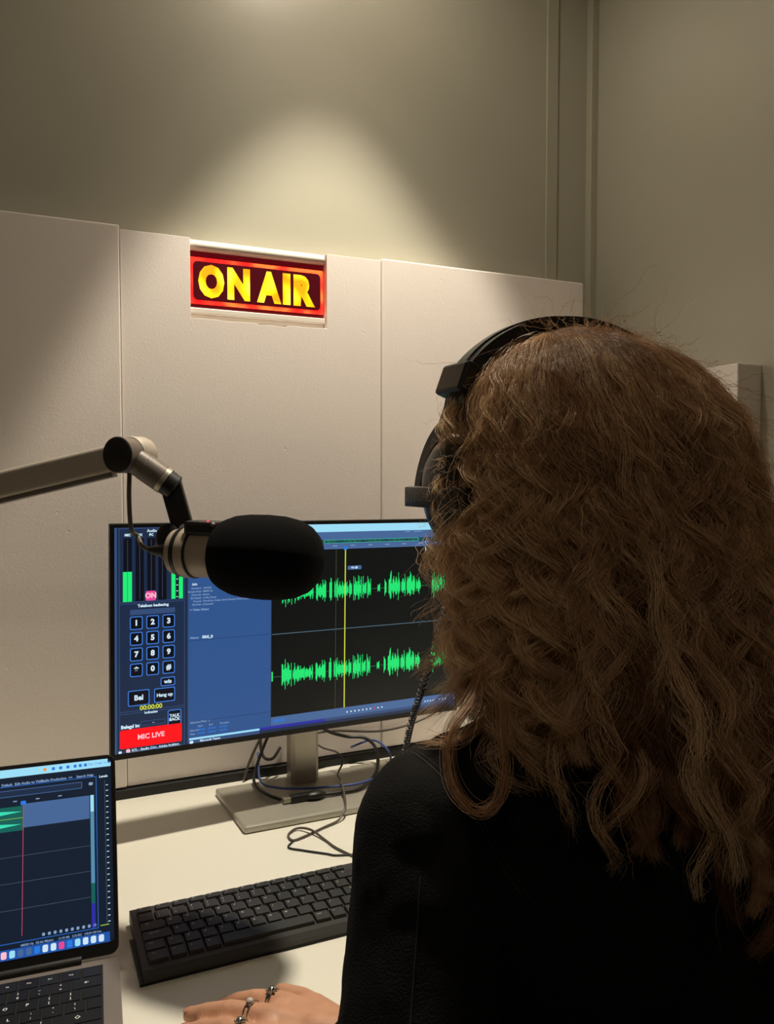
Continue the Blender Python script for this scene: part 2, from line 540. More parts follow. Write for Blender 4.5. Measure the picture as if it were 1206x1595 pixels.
# head: local frame u (right), v (up), w (towards the viewer = -y); rotated a little to the right
ya = R(3.6)
mo = Vector((0.0998, -0.215, 0.8652)) - Vector(mon.location)
HM = Matrix.Translation(mo) @ Matrix.Rotation(ya, 4, 'Z') @ Matrix.Rotation(R(0.70), 4, 'Y')
def hb(mb, name, m, parent=mon, **k):
    o = mb.build(name, m, parent, **k); o.matrix_local = HM; return o
fr = MB()
fr.box(0, MW, 0.0, 0.010, 0, MH)
hb(MB().bbox(0, MW, -0.001, 0.012, 0, MH, 0.0012), 'bezel', M['black'])
hb(MB().bbox(0.04, MW - .04, 0.011, 0.038, 0.03, MH - 0.03, 0.01), 'back_cover', M['blackm'])
U0, U1, V0, V1 = 0.0055, MW - 0.0055, 0.0085, MH - 0.0055
class Scr:
    """flat screen print: rectangles, rounded shapes and text a few hundredths of a mm apart; one mesh per group"""
    def __init__(s, parent, y0):
        s.g = {}; s.parent = parent; s.y0 = y0; s.cur = 'screen_print'; s.n = 0
    def begin(s, name):
        s.n += 1; s.cur = (name, s.n)
    def end(s): s.cur = 'screen_print'
    def mb(s, c, layer):
        d = s.g.setdefault(s.cur, {})
        k = (c, layer)
        if k not in d: d[k] = MB()
        return d[k], s.y0 - 0.00005 * layer
    def rect(s, c, u0, u1, v0, v1, layer):
        mb, y = s.mb(c, layer)
        u0, u1, v0, v1 = [t / 1000 for t in (u0, u1, v0, v1)]
        mb.add([(u0, y, v0), (u1, y, v0), (u1, y, v1), (u0, y, v1)], [(0, 1, 2, 3)])
    def frame(s, c, u0, u1, v0, v1, t, layer):
        s.rect(c, u0, u1, v0, v0 + t, layer); s.rect(c, u0, u1, v1 - t, v1, layer)
        s.rect(c, u0, u0 + t, v0, v1, layer); s.rect(c, u1 - t, u1, v0, v1, layer)
    def rr(s, c, u0, u1, v0, v1, r, layer):
        mb, y = s.mb(c, layer)
        pts = rrect(u0 / 1000, u1 / 1000, v0 / 1000, v1 / 1000, r / 1000, 4)
        mb.add([(p[0], y, p[1]) for p in pts], [tuple(range(len(pts)))])
    def text(s, c, t, u, v, size, layer, bold=0.0, align='CENTER'):
        mb, y = s.mb(c, layer)
        vs, fs = text_geo(t, 1.0, bold, align)
        mb.add([(u / 1000 + p.x * size / 1000, y, v / 1000 + p.y * size / 1000) for p in vs], fs)
    def build(s, mats):
        for g, d in s.g.items():
            V = []; F = []; MI = []; cols = []
            for (c, l), mb in sorted(d.items(), key=lambda t: t[0][1]):
                if c not in cols: cols.append(c)
                o = len(V); V += mb.v; F += [tuple(i + o for i in f) for f in mb.f]; MI += [cols.index(c)] * len(mb.f)
            name = g if isinstance(g, str) else g[0]
            me = bpy.data.meshes.new(name); me.from_pydata(V, [], F)
            for c in cols: me.materials.append(mats[c])
            me.polygons.foreach_set('material_index', MI)
            ob = bpy.data.objects.new(name, me); col.objects.link(ob); ob.parent = s.parent
            ob['kind'] = 'stuff'

SM = {
 'base': emis('screen_blue_grey', (52, 76, 118), 1, big=True), 'navy': emis('screen_navy', (27, 43, 70), 1), 'navy2': emis('screen_navy_deep', (20, 30, 50), 1),
 'mid': emis('screen_mid_blue', (47, 84, 140), 1, big=True), 'midl': emis('screen_line_blue', (36, 58, 100), 1), 'black': emis('screen_black', (7, 12, 14), 1),
 'grid': emis('screen_grid', (17, 24, 25), 1), 'green': emis('screen_green', (30, 222, 112), 1.15), 'gline': emis('screen_green_line', (40, 120, 80), 1),
 'white': emis('screen_white', (205, 230, 245), 1.0), 'cyan': emis('screen_pale_cyan', (150, 212, 236), 1.1, big=True), 'btn': emis('screen_button_navy', (6, 10, 24), 1),
 'bline': emis('screen_button_blue', (62, 122, 215), 1.0), 'red': emis('screen_red', (250, 8, 22), 1.1), 'pink': emis('screen_pink', (226, 70, 150), 1),
 'yellow': emis('screen_yellow', (200, 210, 60), 1.0), 'grey': emis('screen_grey_line', (86, 112, 128), 1), 'indigo': emis('screen_indigo', (44, 44, 160), 1),
 'dim': emis('screen_dim_text', (130, 158, 196), 1), 'blue': emis('screen_blue_text', (40, 120, 220), 1), 'pinkt': emis('screen_pink_text', (255, 190, 205), 1),
 'olive': emis('screen_olive', (70, 74, 52), 1), 'tgreen': emis('screen_teal', (16, 96, 88), 1), 'slate': emis('screen_slate', (70, 102, 150), 1),
 'teal': emis('screen_teal_bar', (84, 140, 176), 1), 'laptopbg': emis('laptop_screen_navy', (14, 28, 46), 1), 'frame': emis('laptop_screen_blue_line', (40, 96, 178), 1),
 'dock': emis('laptop_dock_blue', (30, 84, 170), 1), 'crim': emis('playhead_crimson', (190, 70, 100), 1), 'lime': emis('level_lime', (150, 190, 60), 1),
 'orange': emis('icon_orange', (240, 150, 70), 1), 'mint': emis('wave_mint', (60, 220, 180), 1), 'steel': emis('line_steel', (60, 74, 90), 1),
}
scr = MB().box(U0, U1, -0.0016, 0.002, V0, V1).build('screen', SM['base'], mon); scr.matrix_local = HM
S = Scr(scr, -0.0017)
u0, u1, v0, v1 = U0 * 1000, U1 * 1000, V0 * 1000, V1 * 1000
# phone panel on the left
S.rect('navy', u0 + 3, 101, v0, v1 - 0.5, 1)
S.frame('base', 11, 97, 208.5, 306, 0.8, 2)
S.frame('base', 11, 97, 63, 207, 0.8, 2)
S.frame('base', 11, 97, 9, 61, 0.8, 2)
S.text('white', 'Audio In', 56, 302.5, 5.2, 4, 0.03)
for k, (x, t) in enumerate(((22, 'MIC'), (37.5, 'MX'), (52.5, 'PC'), (67, 'AUX'), (86, 'OUT'))):
    S.text('white', t, x, 297.2, 4.4, 4, 0.05)
    S.rect('btn', x - 5.4, x + 5.4, 209.5, 293, 2)
    S.rect('steel', x - 0.3, x + 0.3, 212, 291, 3)
S.rect('green', 16, 27.5, 209.5, 249, 4); S.rect('gline', 21.4, 22, 209.5, 249, 5)
S.rect('green', 79, 84.5, 210, 258, 4); S.rect('green', 89, 94.5, 210, 240, 4)
for k in range(5): S.rect('white', 85.5, 88, 212 + k * 8, 213 + k * 8, 5)
S.begin('on_button'); S.rr('pink', 45, 58.5, 209.5, 222.5, 2, 5); S.text('pinkt', 'ON', 51.8, 216, 9.2, 6, 0.05); S.end()
S.text('white', 'Telefoon bediening', 55, 203, 5.2, 4, 0.04)
S.rect('base', 25, 84, 191.5, 198.5, 3)
keys = ['1', '2', '3', '4', '5', '6', '7', '8', '9', '*', '0', '#']
for k, t in enumerate(keys):
    S.begin('keypad_button')
    cx = 33 + (k % 3) * 21.2; cy = 180.6 - (k // 3) * 20.9
    S.rr('bline', cx - 8.3, cx + 8.3, cy - 8.9, cy + 8.9, 2.4, 3)
    S.rr('btn', cx - 7.1, cx + 7.1, cy - 7.7, cy + 7.7, 1.8, 4)
    S.text('white', t, cx, cy - (1.5 if t == '*' else 0), 10 if t != '*' else 13, 5, 0.05)
    S.end()
def button(t, a, b, c, d, size, bold=0.04):
    S.begin('call_button')
    S.rr('bline', a, b, c, d, 2.2, 3); S.rr('btn', a + 1.2, b - 1.2, c + 1.2, d - 1.2, 1.6, 4)
    for i, ln in enumerate(t.split('|')):
        n = len(t.split('|'))
        S.text('white', ln, (a + b) / 2, (c + d) / 2 + (n - 1) * size * .45 - i * size * .9, size, 5, bold)
    S.end()
button('wis', 64.5, 84, 92.5, 104.5, 7.5)
button('Bel', 22, 50, 70, 91, 9.5)
button('Hang op', 56, 84, 71, 90.5, 6.3)
S.text('yellow', '00:00:00', 52, 66.3, 8.6, 5, 0.03)
S.text('white', 'Indicaties', 52, 59.5, 4.6, 5, 0.03)
button('TALK|BACK', 74, 92.5, 37.5, 59, 5.6)
S.text('white', 'Belegd in:', 13, 43.3, 6.2, 5, 0.05, 'LEFT')
S.rr('base', 38, 71, 42, 48.5, 2, 3); S.rr('navy', 38.7, 70.3, 42.7, 47.8, 1.6, 4); S.text('white', '--', 55, 45.5, 5, 5)
S.begin('live_banner'); S.rr('red', 12, 93, 14.5, 39.5, 1.8, 4); S.text('pinkt', 'MIC LIVE', 52, 27.5, 9.2, 5, 0.03); S.end()
S.rect('white', 10, 14, v0 + .4, v0 + 3.4, 5)
S.rr('pinkt', 19.5, 25, v0 + .4, v0 + 5, 2, 5); S.text('white', 'RTL - Studio Con..', 27, v0 + 2.6, 4.4, 5, 0.03, 'LEFT')
S.text('blue', 'Au', 57, v0 + 2.4, 5, 5, 0.03); S.text('white', 'Adobe Audition', 62, v0 + 2.6, 4.2, 5, 0.03, 'LEFT')
S.rect('dim', 57, 92, v0 + .2, v0 + .6, 5); S.rect('dim', 21, 54, v0 + .2, v0 + .6, 5)
# info panel
S.rect('mid', 102.5, 219.5, 12.5, 282, 1)
S.rect('midl', 102.5, 219.5, 150.5, 151.2, 2); S.rect('midl', 102.5, 219.5, 38, 38.7, 2); S.rect('midl', 102.5, 219.5, 281, 282, 2)
S.text('white', 'Info', 107, 228, 4.6, 3, 0.03, 'LEFT')
for k, (a, b_) in enumerate((('Duration:', '1:04.022'), ('Sample Rate:', '48000 Hz'), ('Channels:', 'Stereo'), ('Bit Depth:', '16 Bit (Float)'), ('Format:', 'Waveform Audio 24-bit Floating Point (IEEE)'), ('File Path:', '(Unsaved)'))):
    S.text('dim', a, 120, 222.5 - k * 4.5, 3.6, 3, 0.02, 'RIGHT'); S.text('dim', b_, 121.5, 222.5 - k * 4.5, 3.6, 3, 0.02, 'LEFT')
S.text('dim', '> Video Status', 104, 193, 4.4, 3, 0.03, 'LEFT')
S.text('dim', 'History', 104, 154.6, 4, 3, 0.03, 'LEFT'); S.text('white', '00:0_0', 121, 154.6, 5.4, 3, 0.05, 'LEFT')
S.text('dim', 'Selection/View  x', 104, 37.5, 4, 3, 0.02, 'LEFT')
for i, t in enumerate(('Start', 'End', 'Duration')):
    S.text('dim', t, 115 + i * 15.5, 31.5, 3.6, 3, 0.02, 'LEFT')
    for j in range(2): S.text('blue', '0:00.000', 114 + i * 15.5, 26.5 - j * 5, 3.2, 3, 0.03, 'LEFT')
S.text('dim', 'Selection', 104, 26.5, 3.6, 3, 0.02, 'LEFT'); S.text('dim', 'View', 104, 21.5, 3.6, 3, 0.02, 'LEFT')
S.rect('cyan', 103, 204, 13.5, 16.3, 3)
S.rr('white', 103.5, 109, v0, v0 + 4, 2, 4); S.text('blue', '◂', 115, v0 + 2, 5, 4); S.text('white', 'Microsoft Teams', 118, v0 + 2.4, 4.2, 4, 0.03, 'LEFT')
# title strip, tool strip, overview and ruler
S.rect('cyan', 102, u1, 295.5, v1, 2)
S.rect('slate', 102, u1, 283.5, 295.5, 2)
for x, w_ in ((125, 14), (170, 20), (240, 12), (440, 8), (455, 14), (492, 18)): S.rect('dim', x, x + w_, 293, 294, 3)
S.rect('navy', 222, u1, 278.6, 283.6, 3); 
for a in np.arange(225, 530, 1.15):
    h = 1.7 * abs(math.sin(a * .37) * math.sin(a * .083 + 1)) + .15
    S.rect('gline', a, a + .7, 281.1 - h, 281.1 + h, 4)
S.frame('mint', 302, 463, 278.7, 283.5, 0.5, 5)
S.rect('slate', 221, u1, 269.8, 278.3, 2)
for a in np.arange(228, 533, 29.4):
    S.rect('dim', a, a + 7.5, 274, 275.2, 3)
for a in np.arange(223, 533, 5.9): S.rect('dim', a, a + .4, 270, 271.6, 3)
# wave editor
S.rect('black', 221, u1 - 1, 30, 269.8, 2)
for k in range(28): S.rect('grid', 222, u1 - 2, 36 + k * 8.3, 36.4 + k * 8.3, 3)
for a in np.arange(252, 533, 29.4): S.rect('grid', a, a + .4, 31, 269, 3)
S.rect('grey', 222, u1 - 2, 149.4, 150.4, 4)
segs = [(237, 252, .8), (254, 272, .62), (273, 285, .5), (290, 306, .75), (311.5, 315, .85), (319.5, 342, .62), (343.5, 348, .6), (351, 364, .85), (366, 372, .6), (374.5, 380, .7), (392, 396, .35), (404, 407, .95), (411, 431, .8), (433.5, 440.5, .75), (443, 458, .82), (460, 468, .62), (489, 493, 1.0), (494, 508, .7), (510, 520, .5), (524, 532, .75)]
wr = np.random.default_rng(5)
amps = []
for a, b_, h in segs:
    xs = np.arange(a, b_, 0.85)
    for i, x in enumerate(xs):
        env = 0.45 + 0.55 * abs(math.sin(i * 0.55 + a))
        amp = h * env * wr.uniform(0.45, 1.0)
        if wr.random() < .12: amp *= 1.5
        amps.append((x, min(amp, 1.08) * 25, min(amp * wr.uniform(.7, 1.05), 1.0) * 22))
for c in (207.5, 88.0):
    S.begin('waveform')
    for x, hu, hd in amps: S.rect('green', x, x + 0.78, c - hd, c + hu, 6)
    S.rect('gline', 222, u1 - 2, c - .35, c + .35, 5)
    S.rect('green', 221.5, 223.5, c - 6, c + 8, 6)
    S.end()
S.begin('playhead'); S.rect('yellow', 336.2, 338, 30, 270, 8); S.end()
S.rect('olive', 321.6, 322.4, 30, 270, 7)
S.rr('blue', 334, 340, 268, 273, 1.5, 9)
S.rr('slate', 341, 364, 238, 244, 1.5, 7); S.text('white', '+0 dB', 352, 241, 4.6, 9, 0.04)
S.rect('white', 476, 477.5, 262, 269, 8)
# transport strip
S.rect('slate', 221, u1, 17.5, 30, 2)
for k, x in enumerate(np.arange(341, 403, 6.6)):
    S.rect('red' if k == 7 else 'white', x, x + 2.4, 21.5, 23.6, 4)
for x in (478, 483, 488, 493, 505, 511, 517): S.rect('white', x, x + 2.2, 21, 23.2, 4)
S.text('blue', '0:04.022', 224, 24, 5.5, 4, 0.04, 'LEFT')
S.rect('indigo', 204, 306, 13.2, 17, 3)
S.rect('navy', 204, u1, v0, 13.2, 2)
S.build(SM)
# stand
def mb_(mb, name, m, **k):
    o = mb.build(name, m, mon, **k); o.location = -Vector(mon.location); return o
base = [(0.268, -0.252), (0.566, -0.252), (0.560, -0.098), (0.262, -0.098)]
bo = MB().prism(base, 'z', DZ, DZ + .011).build('stand_base', M['basem'], mon)
bo.location = -Vector(mon.location)
bv = bo.modifiers.new('b', 'BEVEL'); bv.width = 0.004; bv.segments = 3
mb_(MB().prism([(0.3725, -0.112), (0.3725, -0.132), (0.378, -0.138), (0.412, -0.138), (0.4175, -0.132), (0.4175, -0.112)], 'z', DZ + .008, 1.09), 'stand_neck', M['silver'])
mb_(MB().bbox(0.36, 0.43, -0.165, -0.13, 0.97, 1.07, 0.004), 'mount', M['blackm'])

# ------------------------------------------------------------------ cables behind the monitor
def cable(pts, r, m, label, cat='cable', name='cable', n=8, grp=None, plug=None, sub=10):
    o = MB().tube(catmull(pts, sub), r, n).build(name, m, None, True)
    tag(o, label, cat, grp)
    origin(o, pts[-1])
    return o
zb = DZ + .011
cb = cable([(.412, -.10, .93), (.425, -.09, .86), (.45, -.068, .82), (.49, -.062, .80), (.52, -.075, .797), (.527, -.105, .79), (.515, -.145, .778), (.495, -.175, .770), (.462, -.200, zb + .004), (.425, -.203, zb + .004), (.395, -.202, zb + .005)], 0.0028, M['cable'], 'thick black video cable sweeping over the monitor base to a plug', name='video_cable')
po = MB().ell((.388, -.201, zb + .0065), (.017, .010, .0065), 20, 10).bbox(.350, .380, -.206, -.194, zb, zb + .011, 0.002).build('plug', M['black'], cb, True); po.location = -Vector(cb.location)
po = MB().bbox(.339, .351, -.204, -.196, zb + .002, zb + .009, 0.001).build('plug_tip', M['silver'], cb); po.location = -Vector(cb.location)
cable([(.338, -.192, zb + .004), (.324, -.170, zb + .006), (.318, -.135, zb + .006), (.322, -.105, .775), (.345, -.085, .815), (.37, -.07, .85), (.39, -.068, .90)], 0.0024, M['cable'], 'black cable curling up at the left of the stand neck', name='monitor_cable')
cable([(.50, -.064, DZ + .03), (.535, -.072, .790), (.548, -.10, .785), (.54, -.14, .778), (.51, -.175, .772), (.465, -.192, zb + .0085), (.42, -.190, zb + .0095), (.375, -.182, zb + .011), (.34, -.162, zb + .011), (.328, -.118, zb + .008), (.335, -.08, .80)], 0.0019, M['cableblue'], 'thin blue network cable looping around the monitor base', name='network_cable')
cable([(.315, -.064, DZ + .003), (.33, -.062, .79), (.352, -.066, .83), (.375, -.07, .842), (.40, -.066, .815), (.47, -.062, .812), (.56, -.062, .80), (.64, -.064, .812), (.72, -.064, .85)], 0.0022, M['cablegrey'], 'dark grey cable running along the foam behind the stand', name='power_cable')
cable([(.345, -.066, .89), (.343, -.064, .83), (.346, -.068, .79), (.36, -.075, .785), (.375, -.07, .80)], 0.0026, M['cablegrey'], 'short grey cable hanging in a hook behind the neck', name='hook_cable')
cable([(.432, -.066, .80), (.442, -.09, .795), (.455, -.118, .795), (.462, -.125, .782), (.452, -.135, .772), (.440, -.16, .775), (.432, -.195, .778), (.424, -.23, .768), (.414, -.256, zb + .003), (.400, -.268, DZ + .004), (.372, -.279, DZ + .002), (.340, -.294, DZ + .002), (.322, -.298, DZ + .002), (.322, -.280, DZ + .002), (.338, -.268, DZ + .003), (.352, -.285, DZ + .0055), (.362, -.315, DZ + .002), (.368, -.345, DZ + .002), (.385, -.385, DZ + .002), (.40, -.408, DZ + .004)], 0.0016, M['cablegrey'], 'thin grey keyboard cable trailing from the monitor base over the desk', name='keyboard_cable')
cable([(.322, -.300, DZ + .0018), (.311, -.315, DZ + .0018), (.325, -.330, DZ + .0018), (.350, -.352, DZ + .0018), (.362, -.362, DZ + .0018), (.40, -.372, DZ + .0018), (.46, -.375, DZ + .0018)], 0.0012, M['cable'], 'thin black cord lying from the cable bend towards the sleeve', name='cord')

# ------------------------------------------------------------------ wired keyboard
kb = empty('keyboard', (0.0985, -0.532, DZ))
tag(kb, 'black wired keyboard lying on the desk below the monitor', 'keyboard')
KW, KD = 0.435, 0.1165
prof = [(0, 0.003), (0.0, 0.0085), (0.006, 0.0125), (KD - .003, 0.0165), (KD, 0.014), (KD - .004, 0.0)]
MB().prism([(0.0, .002), (0.0, .008), (.0045, .0125), (KD - .002, .0170), (KD, .0155), (KD, .004), (KD - .01, .001)], 'x', 0.0, KW).build('body', M['kbody'], kb)
MB().prism([(.0, 0), (.0, .0028), (KD - .04, .006), (KD - .03, 0.0)], 'x', -0.004, KW + .004).build('bottom_tray', M['black'], kb)
P_ = 0.01735
def keymesh(w, d, h=.0042, t=.0013, zt=.0004):
    vs = [(0, 0, 0), (w, 0, 0), (w, d, 0), (0, d, 0), (t * .8, t, h), (w - t * .8, t, h), (w - t * .8, d - t * .7, h + zt), (t * .8, d - t * .7, h + zt)]
    me = bpy.data.meshes.new('key')
    me.from_pydata(vs, [], [(0, 3, 2, 1), (4, 5, 6, 7), (0, 1, 5, 4), (1, 2, 6, 5), (2, 3, 7, 6), (3, 0, 4, 7)])
    return me
_km = {}
def put_key(parent, x, y, z, w, d, legend, m, lm, size, rx=0.0, cache='k', h=.0042, lay='tl', t=.0013):
    k = (cache, round(w, 5), round(d, 5))
    if k not in _km:
        me = keymesh(w, d, h, t); me.materials.append(m); _km[k] = me
    o = bpy.data.objects.new('key', _km[k]); col.objects.link(o); o.parent = parent
    o.location = (x, y, z); o.rotation_euler = (rx, 0, 0)
    if legend:
        lk = (cache, legend, round(w, 4))
        if lk not in _km:
            mb = MB()
            rows = legend.split('|')
            for i, r in enumerate(rows):
                vs, fs = text_geo(r, 1.0, 0.02, 'LEFT' if lay == 'tl' else 'CENTER')
                if lay == 'tl':
                    ox, oy = w * .22, d * (.70 - (.34 * i if len(rows) > 1 else 0.0))
                else:
                    ox, oy = w * .5, d * (.5 + (.2 - .42 * i if len(rows) > 1 else 0))
                    if lay == 'r': ox = w * .78
                mb.add([(ox + v.x * size, oy + v.y * size, h + .00045) for v in vs], fs)
            me = bpy.data.meshes.new('legend'); me.from_pydata(mb.v, [], mb.f); me.materials.append(lm); _km[lk] = me
        l = bpy.data.objects.new('legend', _km[lk]); col.objects.link(l); l.parent = o
    return o
kx0 = 0.0052
slope = (.0170 - .0125) / (KD - .0065)
rxk = math.atan(slope)
def kz(y): return .0125 + (y - .0045) * slope - .0006
rowsY = [0.0115 + P_ * i for i in range(5)]   # bottom, z, a, q, num
R_num = [('`', 1), ('!|1', 1), ('"|2', 1), ('#|3', 1), ('$|4', 1), ('%|5', 1), ('^|6', 1), ('&|7', 1), ('*|8', 1), ('(|9', 1), (')|0', 1), ('_|-', 1), ('+|=', 1), ('←', 2)]
R_q = [('Tab', 1.5)] + [(c, 1) for c in 'QWERTYUIOP'] + [('[', 1), (']', 1), ('\\', 1.5)]
R_a = [('Caps Lock', 1.75)] + [(c, 1) for c in 'ASDFGHJKL'] + [(';', 1), ("'", 1), ('Enter', 2.25)]
R_z = [('Shift', 1.25), ('<', 1)] + [(c, 1) for c in 'ZXCVBNM'] + [(',', 1), ('.', 1), ('/', 1), ('Shift', 2.75)]
R_b = [('Ctrl', 1.25), ('Fn', 1), ('▪', 1), ('Alt', 1), ('', 5.75), ('AltGr', 1.1), ('Fn', 1), ('▪', 1.1), ('Ctrl', 1.8)]
for y, row in zip(rowsY, (R_b, R_z, R_a, R_q, R_num)):
    x = kx0
    for t, w in row:
        sz = .0038 if len(t) == 1 else (.0028 if '|' in t else .0024)
        put_key(kb, x + .0008, y + .0008, kz(y), w * P_ - .0016, P_ - .0016, t, M['key'], M['legend'], sz, rxk)
        x += w * P_
yf = rowsY[-1] + P_ + .0012
fx = [0] + [1.12 + k * 1.072 for k in range(12)]
for k, xx in enumerate(fx):
    put_key(kb, kx0 + xx * P_ + .0008, yf, kz(yf), P_ * 0.93, .0098, 'Esc' if k == 0 else 'F%d' % k, M['key'], M['legend'], .0024, rxk)
for r in range(5):
    for c in range(3):
        if (r == 2) or (r == 1 and c != 1): continue
        put_key(kb, kx0 + (15.35 + c) * P_ + .0008, rowsY[r] + .0008, kz(rowsY[r]), P_ - .0016, P_ - .0016, '', M['key'], M['legend'], .003, rxk)
    for c in range(4):
        put_key(kb, kx0 + (18.7 + c) * P_ + .0008, rowsY[r] + .0008, kz(rowsY[r]), P_ - .0016, P_ - .0016, '', M['key'], M['legend'], .003, rxk)

# ------------------------------------------------------------------ laptop
lp = empty('laptop', (0.0798, -0.4954, DZ), R(-4.5))
tag(lp, 'grey open laptop with a dark editing window at the left edge', 'laptop')
LW, LD, LT = 0.295, 0.205, 0.0155
LZ = LT
# base: outline rounded, slightly raised rim; origin at right hinge corner, x to the left negative, y towards viewer negative
MB().prism([(p[0], p[1]) for p in rrect(-LW, 0.0, -LD, 0.0, .008)], 'z', 0.001, LZ).build('base', M['laptop'], lp)
for (x, y) in ((-.02, -.02), (-.275, -.02), (-.02, -.185), (-.275, -.185)):
    MB().lathe((x, y, 0), (0, 0, 1), [(0, .006), (.0012, .006)], 16).build('foot', M['dark'], lp)
MB().box(-LW + .0155, -0.0155, -0.112, -0.0105, LZ - .0003, LZ + .0002).build('keyboard_well', M['blackm'], lp)
MB().prism(rrect(-.205, -.09, -.198, -.122, .004), 'z', LZ, LZ + .0002).build('trackpad', mat('trackpad_grey', (112, 106, 102), .3, metal=.6), lp)
MB().lathe((-LW + .035, 0.001, LZ + .001), (1, 0, 0), [(0, .0052), (LW - .07, .0052)], 16).build('hinge', M['black'], lp, True)
LP = .01725
lx1 = -0.0165
LR = [(-.0275, .0150, [('esc', 1.3)] + [('F%d' % k, 1.0) for k in range(1, 13)] + [('', 1.0)]),
      (-.0440, .0150, [('~|`', 1), ('!|1', 1), ('@|2', 1), ('#|3', 1), ('$|4', 1), ('%|5', 1), ('^|6', 1), ('&|7', 1), ('*|8', 1), ('(|9', 1), (')|0', 1), ('_|-', 1), ('+|=', 1), ('←', 1.5)]),
      (-.0605, .0150, [('⇥', 1.5)] + [(c, 1) for c in 'QWERTYUIOP'] + [('{|[', 1), ('}|]', 1), ('⏎', 1.0)]),
      (-.0770, .0150, [('caps', 1.72)] + [(c, 1) for c in 'ASDFGHJKL'] + [(':|;', 1), ('"|\'', 1), ('||\\', 1), ('', .78)]),
      (-.0935, .0150, [('shift', 1.22), ('`', 1)] + [(c, 1) for c in 'ZXCVBNM'] + [('<|,', 1), ('>|.', 1), ('?|/', 1), ('◇', 2.28)]),
      (-.1100, .0150, [('fn', 1), ('ctrl', 1), ('alt', 1), ('cmd', 1.25), ('', 5), ('cmd', 1.25), ('alt', 1), ('', 1), ('', 1), ('', 1)])]
for y, d, row in LR:
    tot = sum(w for _, w in row)
    sc = (LW - .033) / (tot * LP)
    x = -LW + .0165
    for t, w in row:
        w *= LP * sc
        t2 = t.replace('⇥', '').replace('⏎', '').replace('||\\', 'I|\\')
        put_key(lp, x + .0008, y, LZ + .0002, w - .0016, d, t2, M['lkey'], M['legendw'], .0050 if len(t2) == 1 else (.0040 if '|' in t2 else .0026), cache='l', h=.0009, lay='c', t=.0004)
        x += w
# lid
LM = Matrix.Translation((0, -0.0005, LZ + .0015)) @ Matrix.Rotation(R(-22), 4, 'X')
LL = 0.1915
MB().prism(rrect(-LW, 0.0, 0.001, LL, .009), 'y', 0.0, 0.0045).build('lid_shell', M['laptop'], lp).matrix_local = LM
MB().prism(rrect(-LW + .0006, -0.0006, 0.0016, LL - .0006, .0085), 'y', -0.0006, 0.0005).build('lid_bezel', M['black'], lp).matrix_local = LM
l0, l1, w0, w1 = -LW * 1000 + 4.5, -4.5, 12.5, LL * 1000 - 4.0
ls = MB().prism(rrect(l0 / 1000, l1 / 1000, w0 / 1000, w1 / 1000, .004), 'y', -0.0008, 0.0).build('screen', SM['laptopbg'], lp); ls.matrix_local = LM
Q = Scr(ls, -0.00085)
Q.rect('cyan', l0 + 3, l1 - 3, w1 - 8, w1 - .2, 1); Q.rect('cyan', l0, l1, w1 - 8, w1 - 4, 1)
for k, x in enumerate((-70, -62, -55, -48, -41, -36, -31)): Q.rr('orange' if k == 0 else 'blue', x, x + 3, w1 - 5.6, w1 - 2.6, 1, 2)
Q.text('blue', 'Tue 13 feb. 11:46', -16, w1 - 4, 3.2, 2)
for t, x in (('Default', -104), ('Edit Audio to Video', -83), ('Radio Production', -60), ('>>', -44), ('Search Help', -30)): Q.text('dim', t, x, 172.5, 3.4, 2, 0.03)
Q.frame('frame', -285, -18.8, 26.5, 171, .8, 2)
Q.text('white', 'Levels', -12, 170, 3.4, 2, .03)
Q.frame('slate', -285, -33, 160.5, 167, .6, 3); Q.rect('navy', -284.4, -33.6, 161.1, 166.4, 2)
Q.rr('dim', -26.5, -22.5, 162.5, 165.5, 1, 3)
for k in range(14): Q.rect('dim', -98 - 21 * k + 42, -94.5 - 21 * k + 42, 155.4, 156.4, 3)
Q.rect('slate', -88.5, -26, 130, 152.6, 2)
Q.rect('tgreen', -285, -88.5, 127.8, 151, 2)
for c in (145.6, 133.6):
    mb, y = Q.mb('mint', 4)
    mb.add([(-.285, y, (c - 3) / 1000), (-.285, y, (c + 3) / 1000), (-.112, y, (c + 1.8) / 1000), (-.1115, y, (c - 1.8) / 1000)], [(0, 3, 2, 1)])
    mb.add([(-.1115, y, (c - 2.0) / 1000), (-.1115, y, (c + 2.0) / 1000), (-.0895, y, c / 1000)], [(0, 2, 1)])
Q.rect('lime', -110, -89, 139.4, 139.9, 5)
for v in (104, 80, 56): Q.rect('steel', -285, -25.5, v - .3, v + .3, 3)
Q.rect('crim', -88.7, -88.1, 32, 154, 6); Q.rr('blue', -91, -86, 151.5, 155.5, 1, 7)
Q.rect('teal', -25.2, -21.6, 68.5, 152.8, 3); Q.rect('cyan', -25, -21.8, 136.5, 152.6, 4); Q.rect('tgreen', -25.2, -21.6, 50, 68.5, 3); Q.rect('indigo', -25.2, -21.6, 27.5, 50, 3)
for k in range(25): Q.rect('white', -9.8, -7.6, 31 + k * 5.4, 31.7 + k * 5.4, 3)
Q.rect('steel', -11.2, -10.6, 29, 166, 3); Q.rect('lime', -17, -9, 28.2, 29, 4)
for k in range(10): Q.rr('dim', -70.5 + k * 5.2, -67.9 + k * 5.2, 28.6, 31.4, .8, 3)
Q.text('dim', '48000 Hz  32-bit Mixing', -75, 23.6, 3, 3, .02); Q.text('dim', '21,92 MB   2:32.022   138,04 GB free', -36, 23.6, 2.6, 3, .02)
Q.rect('dock', l0 + 3, l1 - 4, w0 + .4, 22, 2)
ics = ('white', 'cyan', 'white', 'slate', 'pinkt', 'white', 'blue', 'white', 'slate', 'cyan', 'white', 'pink', 'blue', 'cyan')
for k in range(24):
    x = -14 - k * 7.3
    Q.rr(ics[(k * 5) % len(ics)], x - 5, x, 14.2, 20.6, 1.4, 3)
